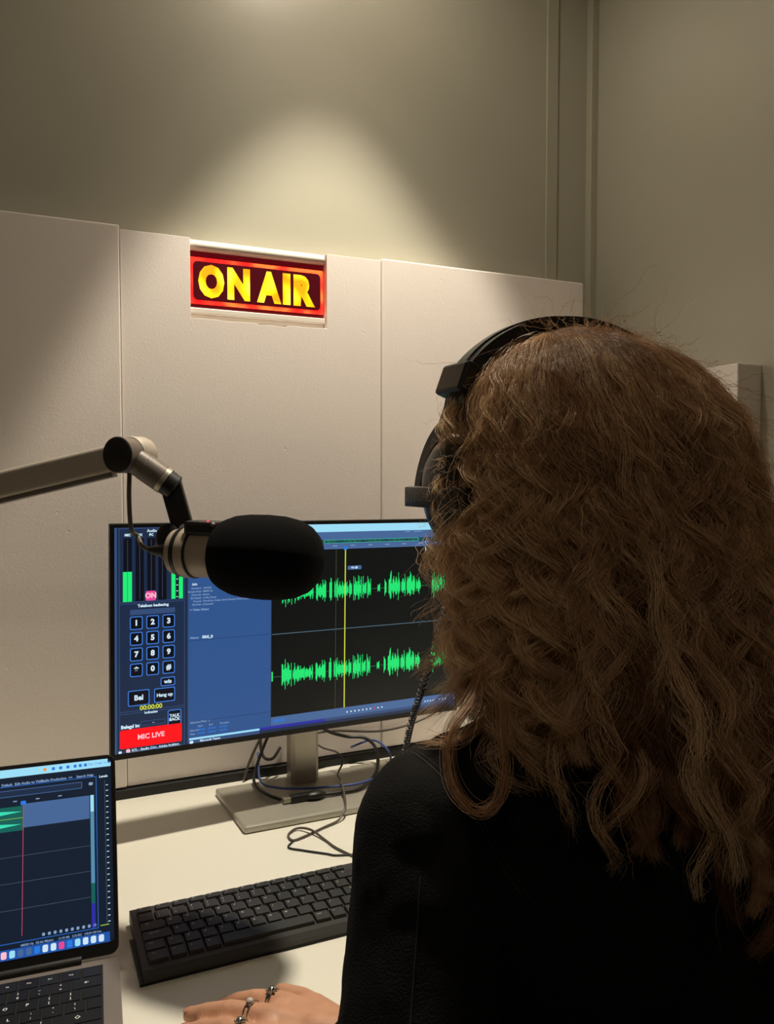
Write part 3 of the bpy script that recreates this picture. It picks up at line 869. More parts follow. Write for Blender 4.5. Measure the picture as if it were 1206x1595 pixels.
Q.build(SM)

# ------------------------------------------------------------------ boom arm and microphone
Fv = Vector((math.sin(R(24.5)), math.cos(R(24.5)), 0)); Rv = Vector((math.cos(R(24.5)), -math.sin(R(24.5)), 0)); Zv = Vector((0, 0, 1))
arm = empty('microphone_boom', (-0.42, -0.10, DZ))
tag(arm, 'grey metal boom arm reaching in from the left with black elbow', 'boom arm')
def ab(mb, name, m, parent=arm, **k):
    o = mb.build(name, m, parent, **k)
    if parent is arm: o.location = -Vector(arm.location)
    return o
J = Vector((0.112, -0.345, 1.2635))          # elbow joint centre
A0 = Vector((-0.42, -0.10, 1.125))
dirb = (J - A0).normalized()
side = dirb.cross(Zv).normalized(); upb = side.cross(dirb)
def beam(p0, p1, h, w, off=0):
    mb = MB()
    pr = rrect(-w / 2, w / 2, -h / 2, h / 2, min(h, w) * .2, 3)
    n = len(pr)
    vs = [p0 + side * a + upb * (b + off) for a, b in pr] + [p1 + side * a + upb * (b + off) for a, b in pr]
    mb.add(vs, [tuple(range(n)), tuple(range(n, 2 * n))[::-1]] + [(i, (i + 1) % n, n + (i + 1) % n, n + i) for i in range(n)])
    return mb
ab(beam(A0, J - dirb * .012, .031, .026), 'beam', M['armgrey'], smooth=True)
ab(beam(A0, J - dirb * .02, .005, .018, -.018), 'cable_channel', M['jointgrey'])
ab(MB().lathe((-0.42, -0.10, DZ), (0, 0, 1), [(0, .035), (.012, .035), (.014, .014), (.385, .014), (.387, .02), (.40, .02)], 28), 'post', M['armgrey'], smooth=True)
# elbow cylinder: its black end disc faces the viewer's left
axj = (Rv * 0.36 + Fv * 0.93).normalized()
jc = J + Rv * 0.002
ab(MB().lathe(jc - axj * .021, axj, [(0, .0195), (.0008, .0206), (.044, .0206), (.046, .019)], 40), 'elbow', M['jointgrey'], smooth=True)
ab(MB().lathe(jc - axj * .0222, axj, [(0, .0185), (.0012, .0200), (.0022, .0200)], 40), 'elbow_end_cap', M['black'], smooth=True)
ab(MB().lathe(jc + axj * .0, axj, [(0, .0212), (.004, .0222), (.020, .0222), (.024, .0212)], 40), 'elbow_band', M['armgrey'], smooth=True)
# knuckle tube going down right
Kd = (Rv * .80 - Zv * .58 + Fv * 0.12).normalized()
k0 = jc + Rv * .008 - Zv * .006 - Fv * .004
ab(MB().lathe(k0, Kd, [(0, .0155), (.012, .0155), (.0125, .0160), (.035, .0160), (.0355, .0150)], 32), 'knuckle', M['jointgrey'], smooth=True)
ab(MB().lathe(k0 + Kd * .0355, Kd, [(0, .0163), (.006, .0163)], 32), 'silver_ring', M['silver'], smooth=True)
ab(MB().lathe(k0 + Kd * .0415, Kd, [(0, .0152), (.012, .0148), (.014, .010)], 32), 'knuckle_end', M['black'], smooth=True)
ke = k0 + Kd * .050
# flat bracket
def obox(c, ax, ay, az, sx, sy, sz, r=.0015):
    m_ = Matrix((ax.normalized(), ay.normalized(), az.normalized())).transposed().to_4x4(); m_.translation = c
    return MB().bbox(-sx / 2, sx / 2, -sy / 2, sy / 2, -sz / 2, sz / 2, r, 2, m_)
bd = (Rv * .26 - Zv * .96).normalized()
b0 = ke + Rv * -.002 + Zv * .004
bperp = bd.cross(Fv).normalized()
ab(obox(b0 + bd * .036, bperp, Fv, bd, .0245, .010, .082, .002), 'bracket', M['black'])
ab(obox(b0 + bd * .001 + Rv * .004 + Zv * .004, bperp, Fv, bd, .016, .012, .006, .001), 'bracket_clip', M['silver'])
be = b0 + bd * .066
ab(MB().lathe(be - Rv * .016 - Fv * .004, (-Fv - Rv * .4 + Zv * .2), [(-.008, .0145), (.0, .0155), (.008, .0155), (.010, .013)], 32), 'pivot_knob', M['black'], smooth=True)

mic = empty('microphone', tuple(be))
tag(mic, 'beige studio microphone with a big black foam windscreen', 'microphone')
Md = (Rv * .935 - Fv * .35 - Zv * .02).normalized()
mc = Vector((0.2404, -0.4669, 1.1517)) - Md * .000
def mbuild(mb, name, m, **k):
    o = mb.build(name, m, mic, **k); o.location = -Vector(mic.location); return o
mbuild(MB().lathe(mc, Md, [(-.056, .0285), (-.054, .036)] + [(-.050 + .006 * i, 0.0) for i in range(0)] +
       [(-.048, .0395), (-.036, .0437), (-.020, .0457), (0.0, .0462), (.020, .0452), (.036, .0420), (.048, .0365), (.056, .0290), (.0605, .0200), (.0625, .0100), (.063, .001)], 48), 'windscreen', M['foamblack'], smooth=True, angle=80)
mbuild(MB().lathe(mc, Md, [(-.088, .0262), (-.086, .0272), (-.060, .0272), (-.048, .0280)], 40), 'body', M['micbody'], smooth=True)
mbuild(MB().lathe(mc, Md, [(-.0895, .0282), (-.0895, .0288), (-.0875, .0288), (-.0875, .0278)], 40), 'groove_ring', M['black'], smooth=True)
mbuild(MB().lathe(mc, Md, [(-.102, .0270), (-.101, .0285), (-.0895, .0285), (-.0893, .027)], 40), 'collar', M['micbody'], smooth=True)
mbuild(MB().lathe(mc, Md, [(-.107, .0260), (-.107, .0280), (-.102, .0280)], 40), 'rear_band', M['black'], smooth=True)
mbuild(MB().lathe(mc, Md, [(-.116, .020), (-.115, .0255), (-.107, .0268)], 40), 'end_plate', M['micbody'], smooth=True)
mup = Md.cross(Fv).normalized()
if mup.z < 0: mup = -mup
mfw = Md.cross(mup)
mbuild(obox(mc - Md * .076 + mup * .029 - Fv * .006, Md, mfw, mup, .040, .028, .016, .004), 'switch_block', M['black'])
led = mc - Md * .070 + mup * .0365 - Fv * .0165
M['led'] = emis('red_led', (255, 30, 60), 4.0)
mbuild(MB().ell(led, (.0014, .0014, .0014), 10, 6), 'red_led', M['led'], smooth=True)
mbuild(MB().ell(led + Md * .007 - mup * .003 - Fv * .002, (.0026, .0026, .0026), 12, 8), 'button', M['jointgrey'], smooth=True)
yk = MB()
yk.tube(catmull([be + Rv * .006 + Zv * .004, be + Rv * .005 - Zv * .014, mc - Md * .1045 + mup * .028]), .0065, 12)
mbuild(yk, 'yoke', M['black'], smooth=True)
# xlr plug and cable of the microphone
mt = mc - Md * .116
mcab = MB().lathe(mt + Md * .004, -Md, [(0, .0102), (.016, .0100), (.020, .0085), (.034, .0050), (.040, .0030)], 24).build('microphone_cable', M['black'], None, True)
tag(mcab, 'cable with black plug hanging from elbow to microphone', 'cable')
cpts = [mt - Md * .034, mt - Md * .046 + Zv * .004, mt - Md * .056 + Zv * .014 + Fv * .01, J + Rv * .003 - Zv * .085, J + Rv * .001 - Zv * .05, J + Rv * .002 - Zv * .018]
cc = MB().tube(catmull(cpts), .0027, 10).build('cord', M['cablegrey'], mcab, True)
origin(mcab, tuple(mt)); cc.location = -Vector(mcab.location)

# ------------------------------------------------------------------ person
def remeshed(mb, voxel, smooth_it, name, disp=None):
    me = bpy.data.meshes.new(name + '_src')
    me.from_pydata([tuple(v) for v in mb.v], [], mb.f)
    fixn(me)
    ob = bpy.data.objects.new(name + '_src', me)
    col.objects.link(ob)
    r = ob.modifiers.new('r', 'REMESH'); r.mode = 'VOXEL'; r.voxel_size = voxel
    s = ob.modifiers.new('s', 'SMOOTH'); s.iterations = smooth_it; s.factor = 0.5
    if disp:
        for sz, st in disp:
            t = bpy.data.textures.new('folds', 'CLOUDS'); t.noise_scale = sz; t.noise_depth = 2
            d = ob.modifiers.new('d', 'DISPLACE'); d.texture = t; d.strength = st; d.mid_level = 0.5; d.texture_coords = 'GLOBAL'
    dg = bpy.context.evaluated_depsgraph_get()
    out = bpy.data.meshes.new_from_object(ob.evaluated_get(dg))
    out.name = name
    bpy.data.objects.remove(ob); bpy.data.meshes.remove(me)
    out.polygons.foreach_set('use_smooth', [True] * len(out.polygons))
    return out

HC = Vector((0.437, -0.745, 1.238))
body = MB()
# head and face (looking at the monitor, towards +Y)
body.ell(HC + Vector((0, -.008, .022)), (.074, .094, .092), 32, 20)
body.ell(HC + Vector((0, .030, -.040)), (.058, .062, .072), 28, 16)
body.ell(HC + Vector((0, .070, -.092)), (.026, .020, .018))                # chin
body.cap(HC + Vector((0, .088, .018)), .009, HC + Vector((0, .104, -.022)), .012)   # nose
for s in (-1, 1):
    body.ell(HC + Vector((s * .011, .098, -.026)), (.008, .009, .007))
    body.cap(HC + Vector((s * .014, .083, .036)), .008, HC + Vector((s * .046, .068, .034)), .008)  # brow
    body.ell(HC + Vector((s * .040, .062, -.018)), (.022, .022, .020))      # cheek
    body.ell(HC + Vector((s * .076, -.006, -.010)), (.009, .020, .030))     # ear
body.ell(HC + Vector((0, .086, -.052)), (.022, .010, .006)); body.ell(HC + Vector((0, .084, -.062)), (.020, .010, .007))  # lips
body.cap((.438, -.775, 1.04), .052, HC + Vector((0, -.015, -.07)), .050)    # neck
# trunk
body.ell((.44, -.80, .90), (.160, .090, .16)); body.ell((.44, -.81, 1.0), (.14, .075, .08)); body.ell((.445, -.83, .70), (.135, .095, .20)); body.ell((.45, -.85, .53), (.165, .12, .11))
body.cap((.30, -.80, 1.0), .045, (.58, -.80, 1.0), .045)
# arms
SHL, ELL_, WRL = Vector((.268, -.80, .980)), Vector((.197, -.90, .785)), Vector((.243, -.726, .776))
SHR, ELR, WRR = Vector((.612, -.80, .980)), Vector((.675, -.88, .785)), Vector((.600, -.700, .783))
for a, b_, c in ((SHL, ELL_, WRL), (SHR, ELR, WRR)):
    body.cap(a, .047, b_, .037); body.cap(b_, .038, c, .024)
# hands: (metacarpal heads, tips, mid-finger rise, radii)
def hand(W, mcps, tips, thumb, dirh):
    joints = []
    for i, (m_, t_) in enumerate(zip(mcps, tips)):
        m_ = Vector(m_); t_ = Vector(t_)
        r = (.0088, .0090, .0086, .0074)[i]
        p = m_.lerp(t_, .50); p.z = m_.z * .55 + t_.z * .45 + (.004, .0045, .005, .004)[i]
        q = m_.lerp(t_, .79); q.z = t_.z + .0075
        body.cap(Vector(W).lerp(m_, .15), .0145, m_, .0108, 14)
        body.cap(m_, .0108, p, r * 1.02, 14); body.cap(p, r, q, r * .93, 14); body.cap(q, r * .93, t_, r * .76, 14)
        joints.append((m_, p, q, t_))
    for a, b_ in zip(mcps[:-1], mcps[1:]):
        body.cap(Vector(W).lerp(Vector(a).lerp(Vector(b_), .5), .35), .0145, Vector(a).lerp(Vector(b_), .5) - Vector((0, 0, .003)), .0098, 14)
        body.cap(a, .0098, b_, .0098, 14)
    th = [Vector(t) for t in thumb]
    body.cap(W, .018, th[0], .0155, 14); body.cap(th[0], .0150, th[1], .0105, 14); body.cap(th[1], .0105, th[2], .0085, 14)
    body.cap(W, .0205, Vector(W).lerp(Vector(mcps[1]), .5), .0165, 16)
    return joints
mL = [(.2020, -.6520, .7775), (.1860, -.6690, .7800), (.1725, -.6890, .7785), (.1630, -.7090, .7745)]
tL = [(.1600, -.6030, .7580), (.1285, -.6030, .7580), (.1205, -.6220, .7575), (.1170, -.6480, .7570)]
thL = [(.2230, -.6640, .7720), (.2240, -.6330, .7640), (.2120, -.6080, .7590)]
fingersL = hand(WRL, mL, tL, thL, None)
mR = [(.566, -.628, .785), (.588, -.618, .787), (.609, -.622, .786), (.627, -.633, .782)]
tR = [(.548, -.556, .759), (.578, -.540, .759), (.606, -.545, .759), (.634, -.568, .759)]
thR = [(.568, -.668, .776), (.540, -.628, .768), (.526, -.600, .761)]
hand(WRR, mR, tR, thR, None)
# legs and feet, seated
for s, x in ((-1, .365), (1, .535)):
    hip, kn, an = Vector((x, -.84, .52)), Vector((x + s * .03, -.44, .50)), Vector((x + s * .03, -.46, .09))
    body.cap(hip, .075, kn, .052); body.cap(kn, .052, an, .034); body.cap(an + Vector((0, -.02, -.05)), .03, an + Vector((0, .13, -.062)), .024)
bme = remeshed(body, 0.0028, 3, 'person')
person = link('person', bme, M['skin'], fix=False)
person['label'] = 'seated person with long curly blonde hair and black jacket, seen from behind'
person['category'] = 'person'
origin(person, (0.44, -.80, 0.0))
PO = -Vector(person.location)
def pchild(mb, name, m, smooth=True, parent=person):
    o = mb.build(name, m, parent, smooth); o.location = PO if parent is person else (0, 0, 0); return o
for s in (-1, 1):
    pchild(MB().ell(HC + Vector((s * .031, .074, .008)), (.012, .012, .012)), 'eye', M['eye'])
for (m_, p, q, t_) in fingersL:
    d = (t_ - q).normalized()
    sd = d.cross(Vector((0, 0, 1))).normalized(); up_ = sd.cross(d)
    rot = Matrix((sd, d, up_)).transposed()
    pchild(MB().ell(t_ + up_ * .0052 - d * .001, (.0048, .0062, .0016), 14, 8, rot), 'fingernail', M['nail'])

# jacket
jk = MB()
jk.ell((.44, -.803, .90), (.182, .112, .17)); jk.ell((.44, -.815, 1.0), (.155, .090, .085)); jk.ell((.445, -.83, .70), (.160, .120, .20)); jk.ell((.45, -.85, .545), (.18, .135, .10))
jk.cap((.305, -.803, 1.000), .054, (.575, -.803, 1.000), .054)
jk.cap((.40, -.80, 1.035), .045, (.30, -.803, 1.005), .048); jk.cap((.48, -.80, 1.035), .045, (.58, -.803, 1.005), .048)
jk.cap((.44, -.79, 1.02), .066, (.44, -.772, 1.085), .060)
for a, b_, c in ((SHL, ELL_, WRL), (SHR, ELR, WRR)):
    jk.cap(a, .057, b_, .052); jk.cap(b_, .052, c.lerp(b_, .10), .037)
jme = remeshed(jk, 0.0042, 4, 'jacket', [(.085, .013), (.03, .0025)])
jacket = link('jacket', jme, M['jacket'], person, fix=False); jacket.location = PO
jacket['label'] = 'black denim jacket'
# seams on the left shoulder: armhole ring and the line down the sleeve
ua = (ELL_ - SHL).normalized()
def on_jacket(o_, d_):
    return o_, d_
from mathutils.bvhtree import BVHTree
jb = BVHTree.FromPolygons([v.co.copy() for v in jme.vertices], [tuple(p.vertices) for p in jme.polygons])
def ring_seam(c, ax, n=48, rmax=.2, arc=(0, 360)):
    ax = ax.normalized(); a = ax.cross(Vector((0, 1, 0))).normalized(); b_ = ax.cross(a)
    pts = []
    for k in range(n + 1):
        an = R(arc[0] + (arc[1] - arc[0]) * k / n)
        d = a * math.cos(an) + b_ * math.sin(an)
        h = jb.ray_cast(c + d * rmax, -d, rmax)
        if h[0] is not None and (h[0] - c).length < .080: pts.append(h[0] + h[1] * .0002)
    return pts
sp = ring_seam(SHL + Vector((.022, 0, 0)), Vector((-1, 0, -.55)))
pchild(MB().tube(sp, .0006, 6), 'armhole_seam', M['seam'])
sp = ring_seam(SHL + Vector((.026, 0, 0)), Vector((-1, 0, -.55)))
pchild(MB().tube(sp, .0004, 6), 'armhole_stitch', M['seam'])
pts = []
for k in range(30):
    t = k / 29
    c = SHL.lerp(ELL_, t); d = Vector((-.55, -.83, 0))
    h = jb.ray_cast(c + d * .2, -d, .2)
    if h[0] is not None: pts.append(h[0] + h[1] * .0002)
pchild(MB().tube(pts, .0006, 6), 'sleeve_seam', M['seam'])
# trousers and shoes
tr = MB()
tr.ell((.45, -.85, .535), (.175, .13, .105))
for s, x in ((-1, .365), (1, .535)):
    hip, kn, an = Vector((x, -.84, .52)), Vector((x + s * .03, -.44, .50)), Vector((x + s * .03, -.46, .12))
    tr.cap(hip, .085, kn, .062); tr.cap(kn, .062, an, .052)
tme = remeshed(tr, 0.007, 3, 'trousers')
to = link('trousers', tme, M['trouser'], person, fix=False); to.location = PO
for s, x in ((-1, .335), (1, .565)):
    sh = MB(); sh.cap((x, -.49, .045), .043, (x, -.33, .035), .034); sh.box(x - .04, x + .04, -.53, -.30, 0, .02)
    pchild(sh, 'shoe', M['shoe'])
# stool under the person
st = empty('stool', (.45, -.85, 0))
tag(st, 'dark padded swivel stool under the seated person', 'stool')
MB().lathe((0, 0, .385), (0, 0, 1), [(0, .17), (.004, .185), (.03, .19), (.045, .18), (.05, .15)], 40).build('seat', M['trouser'], st, True)
MB().lathe((0, 0, .05), (0, 0, 1), [(0, .03), (.2, .03), (.2, .02), (.335, .02)], 24).build('column', M['black'], st, True)
for k in range(5):
    a = R(72 * k)
    MB().tube([(0, 0, .06), (.24 * math.cos(a), .24 * math.sin(a), .045)], [.02, .014], 10).build('leg', M['black'], st, True)
    MB().lathe((.24 * math.cos(a), .24 * math.sin(a) - .012, .022), (0, 1, 0), [(0, .022), (.024, .022)], 20).build('caster', M['dark'], st, True)

# rings
def ring_thing(p, d, r, tubes, label, stone, sr):
    d = d.normalized()
    a = d.cross(Vector((0, 0, 1))).normalized(); b_ = a.cross(d)
    e = empty('finger_ring', tuple(p)); tag(e, label, 'ring', 'rings on the left hand')
    for (off, tr_) in tubes:
        mb = MB()
        loop = [d * off + (a * math.cos(R(k)) + b_ * math.sin(R(k))) * r for k in range(0, 361, 12)]
        mb.tube(loop, tr_, 8, False).build('band', M['ring'], e, True)
    up_ = b_ if b_.z > 0 else -b_
    if stone == 'milky':
        MB().ell(up_ * (r + .0012), (sr, sr, sr * .8), 16, 10).build('stone', M['stone'], e, True)
        MB().lathe(up_ * (r - .0005), up_, [(0, sr * 1.05), (.0014, sr * 1.15), (.0018, sr)], 16).build('setting', M['ring'], e, True)
    else:
        MB().ell(up_ * (r + .0010) , (sr, sr, sr * .75), 12, 8).build('stone', M['ring'], e, True)
        for k in range(6):
            q = up_ * (r + .0006) + (a * math.cos(R(60 * k)) + d * math.sin(R(60 * k))) * sr * 1.15
            MB().ell(q, (.0013, .0013, .0013), 8, 6).build('bead', M['ring'], e, True)
    return e
f0, f1, f2 = fingersL[0], fingersL[1], fingersL[2]
ring_thing(f0[0].lerp(f0[1], .38), f0[1] - f0[0], .0108, [(-.0014, .0009), (.0014, .0009)], 'chunky silver ring with round crest on the farthest visible finger', 'metal', .0036)
ring_thing(f1[0].lerp(f1[1], .50), f1[1] - f1[0], .0108, [(-.0022, .0006), (.0022, .0006)], 'thin double silver ring with milky round stone on the middle finger', 'milky', .0031)
ring_thing(f2[0].lerp(f2[1], .55), f2[1] - f2[0], .0106, [(0, .0009)], 'silver ring on the nearest finger at the bottom edge', 'metal', .0034)

# ------------------------------------------------------------------ headphones
hp = empty('headphones', tuple(HC + Vector((0, 0, -.055))))
tag(hp, 'black closed studio headphones worn over the curly hair', 'headphones')
HL = -Vector(hp.location)
def hbuild(mb, name, m, parent=hp, smooth=True, **k):
    o = mb.build(name, m, parent, smooth, **k); o.location = HL if parent is hp else (0, 0, 0); return o
HY = -0.735
HXc = HC.x
for s in (-1, 1):
    c = Vector((HXc + s * .094, HY, 1.226))
    ax = Vector((s, 0, -.10)).normalized()
    hbuild(MB().lathe(c, ax, [(-.014, .034), (-.013, .047), (-.004, .050), (.006, .048), (.007, .040)], 40), 'ear_pad', M['hpvelour'])
    cp = hbuild(MB().lathe(c, ax, [(.005, .047), (.008, .0488), (.014, .0485), (.024, .0455), (.031, .038), (.035, .026), (.036, .001)], 48), 'ear_cup', M['hpblack'], angle=60)
    # fork: flat stamped bow hugging the cup, narrowing into the neck that enters the slider
    fk = []
    for k in range(21):
        a = R(-12 + 78 * k / 20); fk.append((math.cos(a) * .0585, math.sin(a) * .064))
    fk += [(.017, .070), (.0135, .084), (.013, .100)]
    fk = fk + [(-y, z) for y, z in fk[::-1]]
    inn = []
    for k in range(31):
        a = R(192 - 204 * k / 30); inn.append((math.cos(a) * .0478, math.sin(a) * .0485))
    loop = fk + inn
    fx_ = lambda z: s * (.0285 - .10 * z)
    fb = MB(); n_ = len(loop)
    outer = [c + Vector((fx_(z), y, z)) for y, z in loop]
    inner = [p - Vector((s * .0035, 0, 0)) for p in outer]
    fb.add(outer + inner, [tuple(range(n_)), tuple(range(n_, 2 * n_))[::-1]] + [(i, (i + 1) % n_, n_ + (i + 1) % n_, n_ + i) for i in range(n_)])
    hbuild(fb, 'fork', M['hpblack'], smooth=False)
    # name bar across the cup
    nbm = Matrix((Vector((0, -s * 1.0, 0)), ax, Vector((0, 0, 1)))).transposed().to_4x4()
    bc = c + ax * .0375
    nbm.translation = bc
    nb = hbuild(MB().bbox(-.052, .052, -.004, .0035, -.0085, .0085, .0012, 2, nbm), 'name_bar', M['hpblack'])
    if s < 0:
        vs, fs = text_geo('DT 770 PRO', 1.0, 0.0, 'CENTER')
        tw = max(v.x for v in vs) - min(v.x for v in vs)
        mb = MB()
        k = .046 / tw
        mb.add([nbm @ Vector((.024 - v.x * k, .0037, v.y * k * 1.15)) for v in vs], fs)
        hbuild(mb, 'lettering', M['hptext'], smooth=False)
    # slider block
    sc_ = c + Vector((-s * -0.004, 0, .118))
    sd = Vector((-s * .38, 0, 1)).normalized()
    hbuild(obox(Vector((HXc + s * .1125, HY, 1.318)), Vector((0, 1, 0)), sd.cross(Vector((0, 1, 0))), sd, .042, .013, .026, .003), 'slider', M['hpblack'], smooth=False)
# headband
bp_ = []
for k in range(41):
    a = R(24 + 132 * k / 40)
    bp_.append((HXc + .1225 * math.cos(a), 1.288 + .0875 * math.sin(a)))
def bandmesh(th, w, off):
    mb = MB(); vs = []; fs = []
    for (x, z) in bp_:
        d = Vector((x - HXc, 0, (z - 1.288) * .9)).normalized()
        for (t, y) in ((off, -w / 2), (off + th, -w / 2 * .85), (off + th, w / 2 * .85), (off, w / 2)):
            vs.append(Vector((x, HY + y, z)) + d * t)
    n = len(bp_)
    for i in range(n - 1):
        for k in range(4):
            fs.append((i * 4 + k, i * 4 + (k + 1) % 4, (i + 1) * 4 + (k + 1) % 4, (i + 1) * 4 + k))
    fs.append((0, 1, 2, 3)); fs.append(tuple((n - 1) * 4 + k for k in range(4)))
    mb.add(vs, fs); return mb
hbuild(bandmesh(.009, .034, -.009), 'headband', M['hpblack'])
hbuild(bandmesh(.0018, .012, .0), 'headband_strip', M['hpblack'])
# coiled cable from the left cup down to the desk
cl = [Vector((.342, -.722, 1.180)), Vector((.3395, -.71, 1.163)), Vector((.364, -.64, 1.10)), Vector((.391, -.54, 1.004)), Vector((.409, -.48, .949)), Vector((.423, -.43, .892)), Vector((.435, -.36, .80)), Vector((.45, -.33, .756))]
cl = [Vector(p) for p in catmull([tuple(p) for p in cl], 60)]
coil = []
for i, p in enumerate(cl):
    t = (cl[min(i + 1, len(cl) - 1)] - cl[max(i - 1, 0)]).normalized()
    a = t.cross(Vector((1, 0, 0))).normalized(); b_ = t.cross(a)
    w_ = i * 1.25
    rr_ = .0034 if 12 < i < len(cl) - 12 else .0008
    coil.append(p + (a * math.cos(w_) + b_ * math.sin(w_)) * rr_)
hbuild(MB().tube(coil, .0013, 6), 'coiled_cable', M['cable'])

# ------------------------------------------------------------------ hair
def hair_mats():
    m = bpy.data.materials.new('curly_blonde_hair')
    m.use_nodes = True
    nt = m.node_tree
    for n in list(nt.nodes): nt.nodes.remove(n)
    out = nt.nodes.new('ShaderNodeOutputMaterial')
    h = nt.nodes.new('ShaderNodeBsdfPrincipled')
    h.inputs['Roughness'].default_value = 0.36
    h.inputs['Specular IOR Level'].default_value = 0.45
    info = nt.nodes.new('ShaderNodeHairInfo')
    at_ = nt.nodes.new('ShaderNodeAttribute'); at_.attribute_name = 'tint'
    mx = nt.nodes.new('ShaderNodeMath'); mx.operation = 'MULTIPLY_ADD'; mx.inputs[1].default_value = 0.25
    nt.links.new(info.outputs['Random'], mx.inputs[0]); nt.links.new(at_.outputs['Fac'], mx.inputs[2])
    r = nt.nodes.new('ShaderNodeValToRGB')
    e = r.color_ramp.elements
    e[0].position = 0.12; e[0].color = (*lin((108, 70, 49)), 1)
    e[1].position = 1.1 if False else 1.0; e[1].color = (*lin((246, 218, 176)), 1)
    k = e.new(0.55); k.color = (*lin((188, 145, 104)), 1)
    nt.links.new(mx.outputs[0], r.inputs['Fac'])
    nt.links.new(r.outputs['Color'], h.inputs['Base Color'])
    tl = nt.nodes.new('ShaderNodeBsdfTranslucent')
    nt.links.new(r.outputs['Color'], tl.inputs['Color'])
    ms = nt.nodes.new('ShaderNodeMixShader'); ms.inputs[0].default_value = 0.3
    nt.links.new(h.outputs[0], ms.inputs[1]); nt.links.new(tl.outputs[0], ms.inputs[2])
    nt.links.new(ms.outputs[0], out.inputs['Surface'])
    return m
M['hair'] = hair_mats()
M['hairbase'] = mat('hair_roots_brown', (86, 60, 38), 0.8, bump=0.8, bscale=120, var=0.5, vscale=60, stretch=(1, 1, .12), spec=0.2)

ZT, ZM = 1.364, 1.262
def interp(x, xs, ys): return np.interp(x, xs, ys)
def env(phi, z):
    """radius of the hair mass around the head axis at azimuth phi (0 = back, -90 = left) and height z"""
    zs = [.86, .92, 1.00, 1.06, 1.12, 1.18, 1.24, 1.30, 1.40]
    side = interp(z, zs, [.165, .168, .168, .163, .150, .138, .124, .118, .118])
    back = interp(z, zs, [.205, .205, .203, .196, .172, .148, .132, .126, .126])
    left = interp(z, zs, [.152, .152, .150, .147, .140, .132, .121, .106, .097])
    sp_ = np.sin(phi); cp_ = np.cos(phi)
    sd = np.where(sp_ < 0, left, side)
    r = np.sqrt((sd * sp_) ** 2 + (back * cp_) ** 2)
    dome = np.where(z > ZM, np.sqrt(np.clip(1 - ((z - ZM) / (ZT - ZM)) ** 2, 0, 1)), 1.0)
    return r * dome
def zend(phi):
    d = np.degrees(phi)
    return interp(d, [-100, -75, -55, -38, -10, 25, 60, 100], [1.08, 1.06, 1.06, 1.03, .965, .905, .895, .92])
def center(z):
    # the mass shifts a little to the right and back going down
    return HC.x + interp(z, [.9, 1.15, 1.3], [.022, .010, 0.0]), HC.y + interp(z, [.9, 1.3], [.0, .0])

NP = 34
def path(phi0, layer, a0, ze, drift):
    """centre line of a lock"""
    nd = 10
    al = np.linspace(a0, np.pi / 2, nd)
    zd = ZM + (ZT - ZM) * np.cos(al) * (0.9 + .1 * layer)
    zl = np.linspace(ZM, ze, NP - nd + 1)[1:]
    z = np.concatenate([zd, zl])
    s = np.linspace(0, 1, NP)
    phi = phi0 + drift * s
    r = np.concatenate([env(phi[:nd], np.full(nd, ZM)) * np.sin(al), env(phi[nd:], zl)]) * layer
    cx, cy = center(z)
    # crown shifts forward a little at the top
    cy = cy + np.where(z > ZM, .022 * (z - ZM) / (ZT - ZM), 0)
    return np.stack([cx + r * np.sin(phi), cy - r * np.cos(phi), z], 1), phi, s

def waves(P, phi, s, amp, lam, ph, rad=.8, start=.05):
    d = np.r_[0, np.cumsum(np.linalg.norm(np.diff(P, axis=0), axis=1))]
    A = amp * np.clip((s - start) / .3, 0, 1) * (.75 + .75 * s)
    w = 2 * np.pi * d / lam + ph
    T = np.stack([np.cos(phi), np.sin(phi), np.zeros_like(phi)], 1)
    E = np.stack([np.sin(phi), -np.cos(phi), np.zeros_like(phi)], 1)
    return P + T * (A * np.sin(w))[:, None] + E * (A * rad * np.cos(w))[:, None]

strands = []; tints = []; rads = []
def noise_walk(n, k, amp):
    w = rng.normal(0, 1, (n, k, 3))
    w = np.cumsum(w, 1)
    w -= w[:, :1]
    return w * amp / np.sqrt(k)
def add_lock(phi0, layer, a0, ze, ns, lockr, amp, lam, tint, drift, frizz=.0035, rad=.8, phase=None, flat=1.0, start=.05):
    P, phi, s = path(phi0, layer, a0, ze, drift)
    P = waves(P, phi, s, amp, lam, rng.uniform(0, 6.28) if phase is None else phase, rad * rng.choice([-1, 1]), start)
    q = rng.normal(0, 1, (ns, 3)) * lockr * .5
    off = q[:, None, 0:1] * np.stack([np.cos(phi), np.sin(phi), 0 * phi], 1)[None] + flat * q[:, None, 1:2] * np.stack([np.sin(phi), -np.cos(phi), 0 * phi], 1)[None]
    prof_ = (1.25 - .35 * s) * np.where(s > .8, 1 - (s - .8) * 3.4, 1)
    off = off * prof_[None, :, None]
    ph = rng.uniform(0, 6.28, (ns, 1)); fr = rng.uniform(.6, 1.4, (ns, 1))
    d = np.r_[0, np.cumsum(np.linalg.norm(np.diff(P, axis=0), axis=1))]
    small = np.stack([np.sin(2 * np.pi * d[None] / .028 * fr + ph), np.cos(2 * np.pi * d[None] / .033 * fr + ph * 1.7), .4 * np.sin(2 * np.pi * d[None] / .04 * fr + ph * .6)], 2)
    small *= (rng.gamma(1.5, .0011, (ns, 1, 1))) * s[None, :, None] ** .5
    X = P[None] + off + small + noise_walk(ns, NP, frizz) * s[None, :, None]
    tint = tint + .22 * np.clip((np.degrees(-phi0) - 42) / 30, 0, 1)  # left locks tinted paler: lamp light painted into the hair colour
    strands.append(X); tints.append(np.clip(tint + rng.normal(0, .10, ns), 0, .8)); rads.append(np.full(ns, 1.0))

D = np.radians
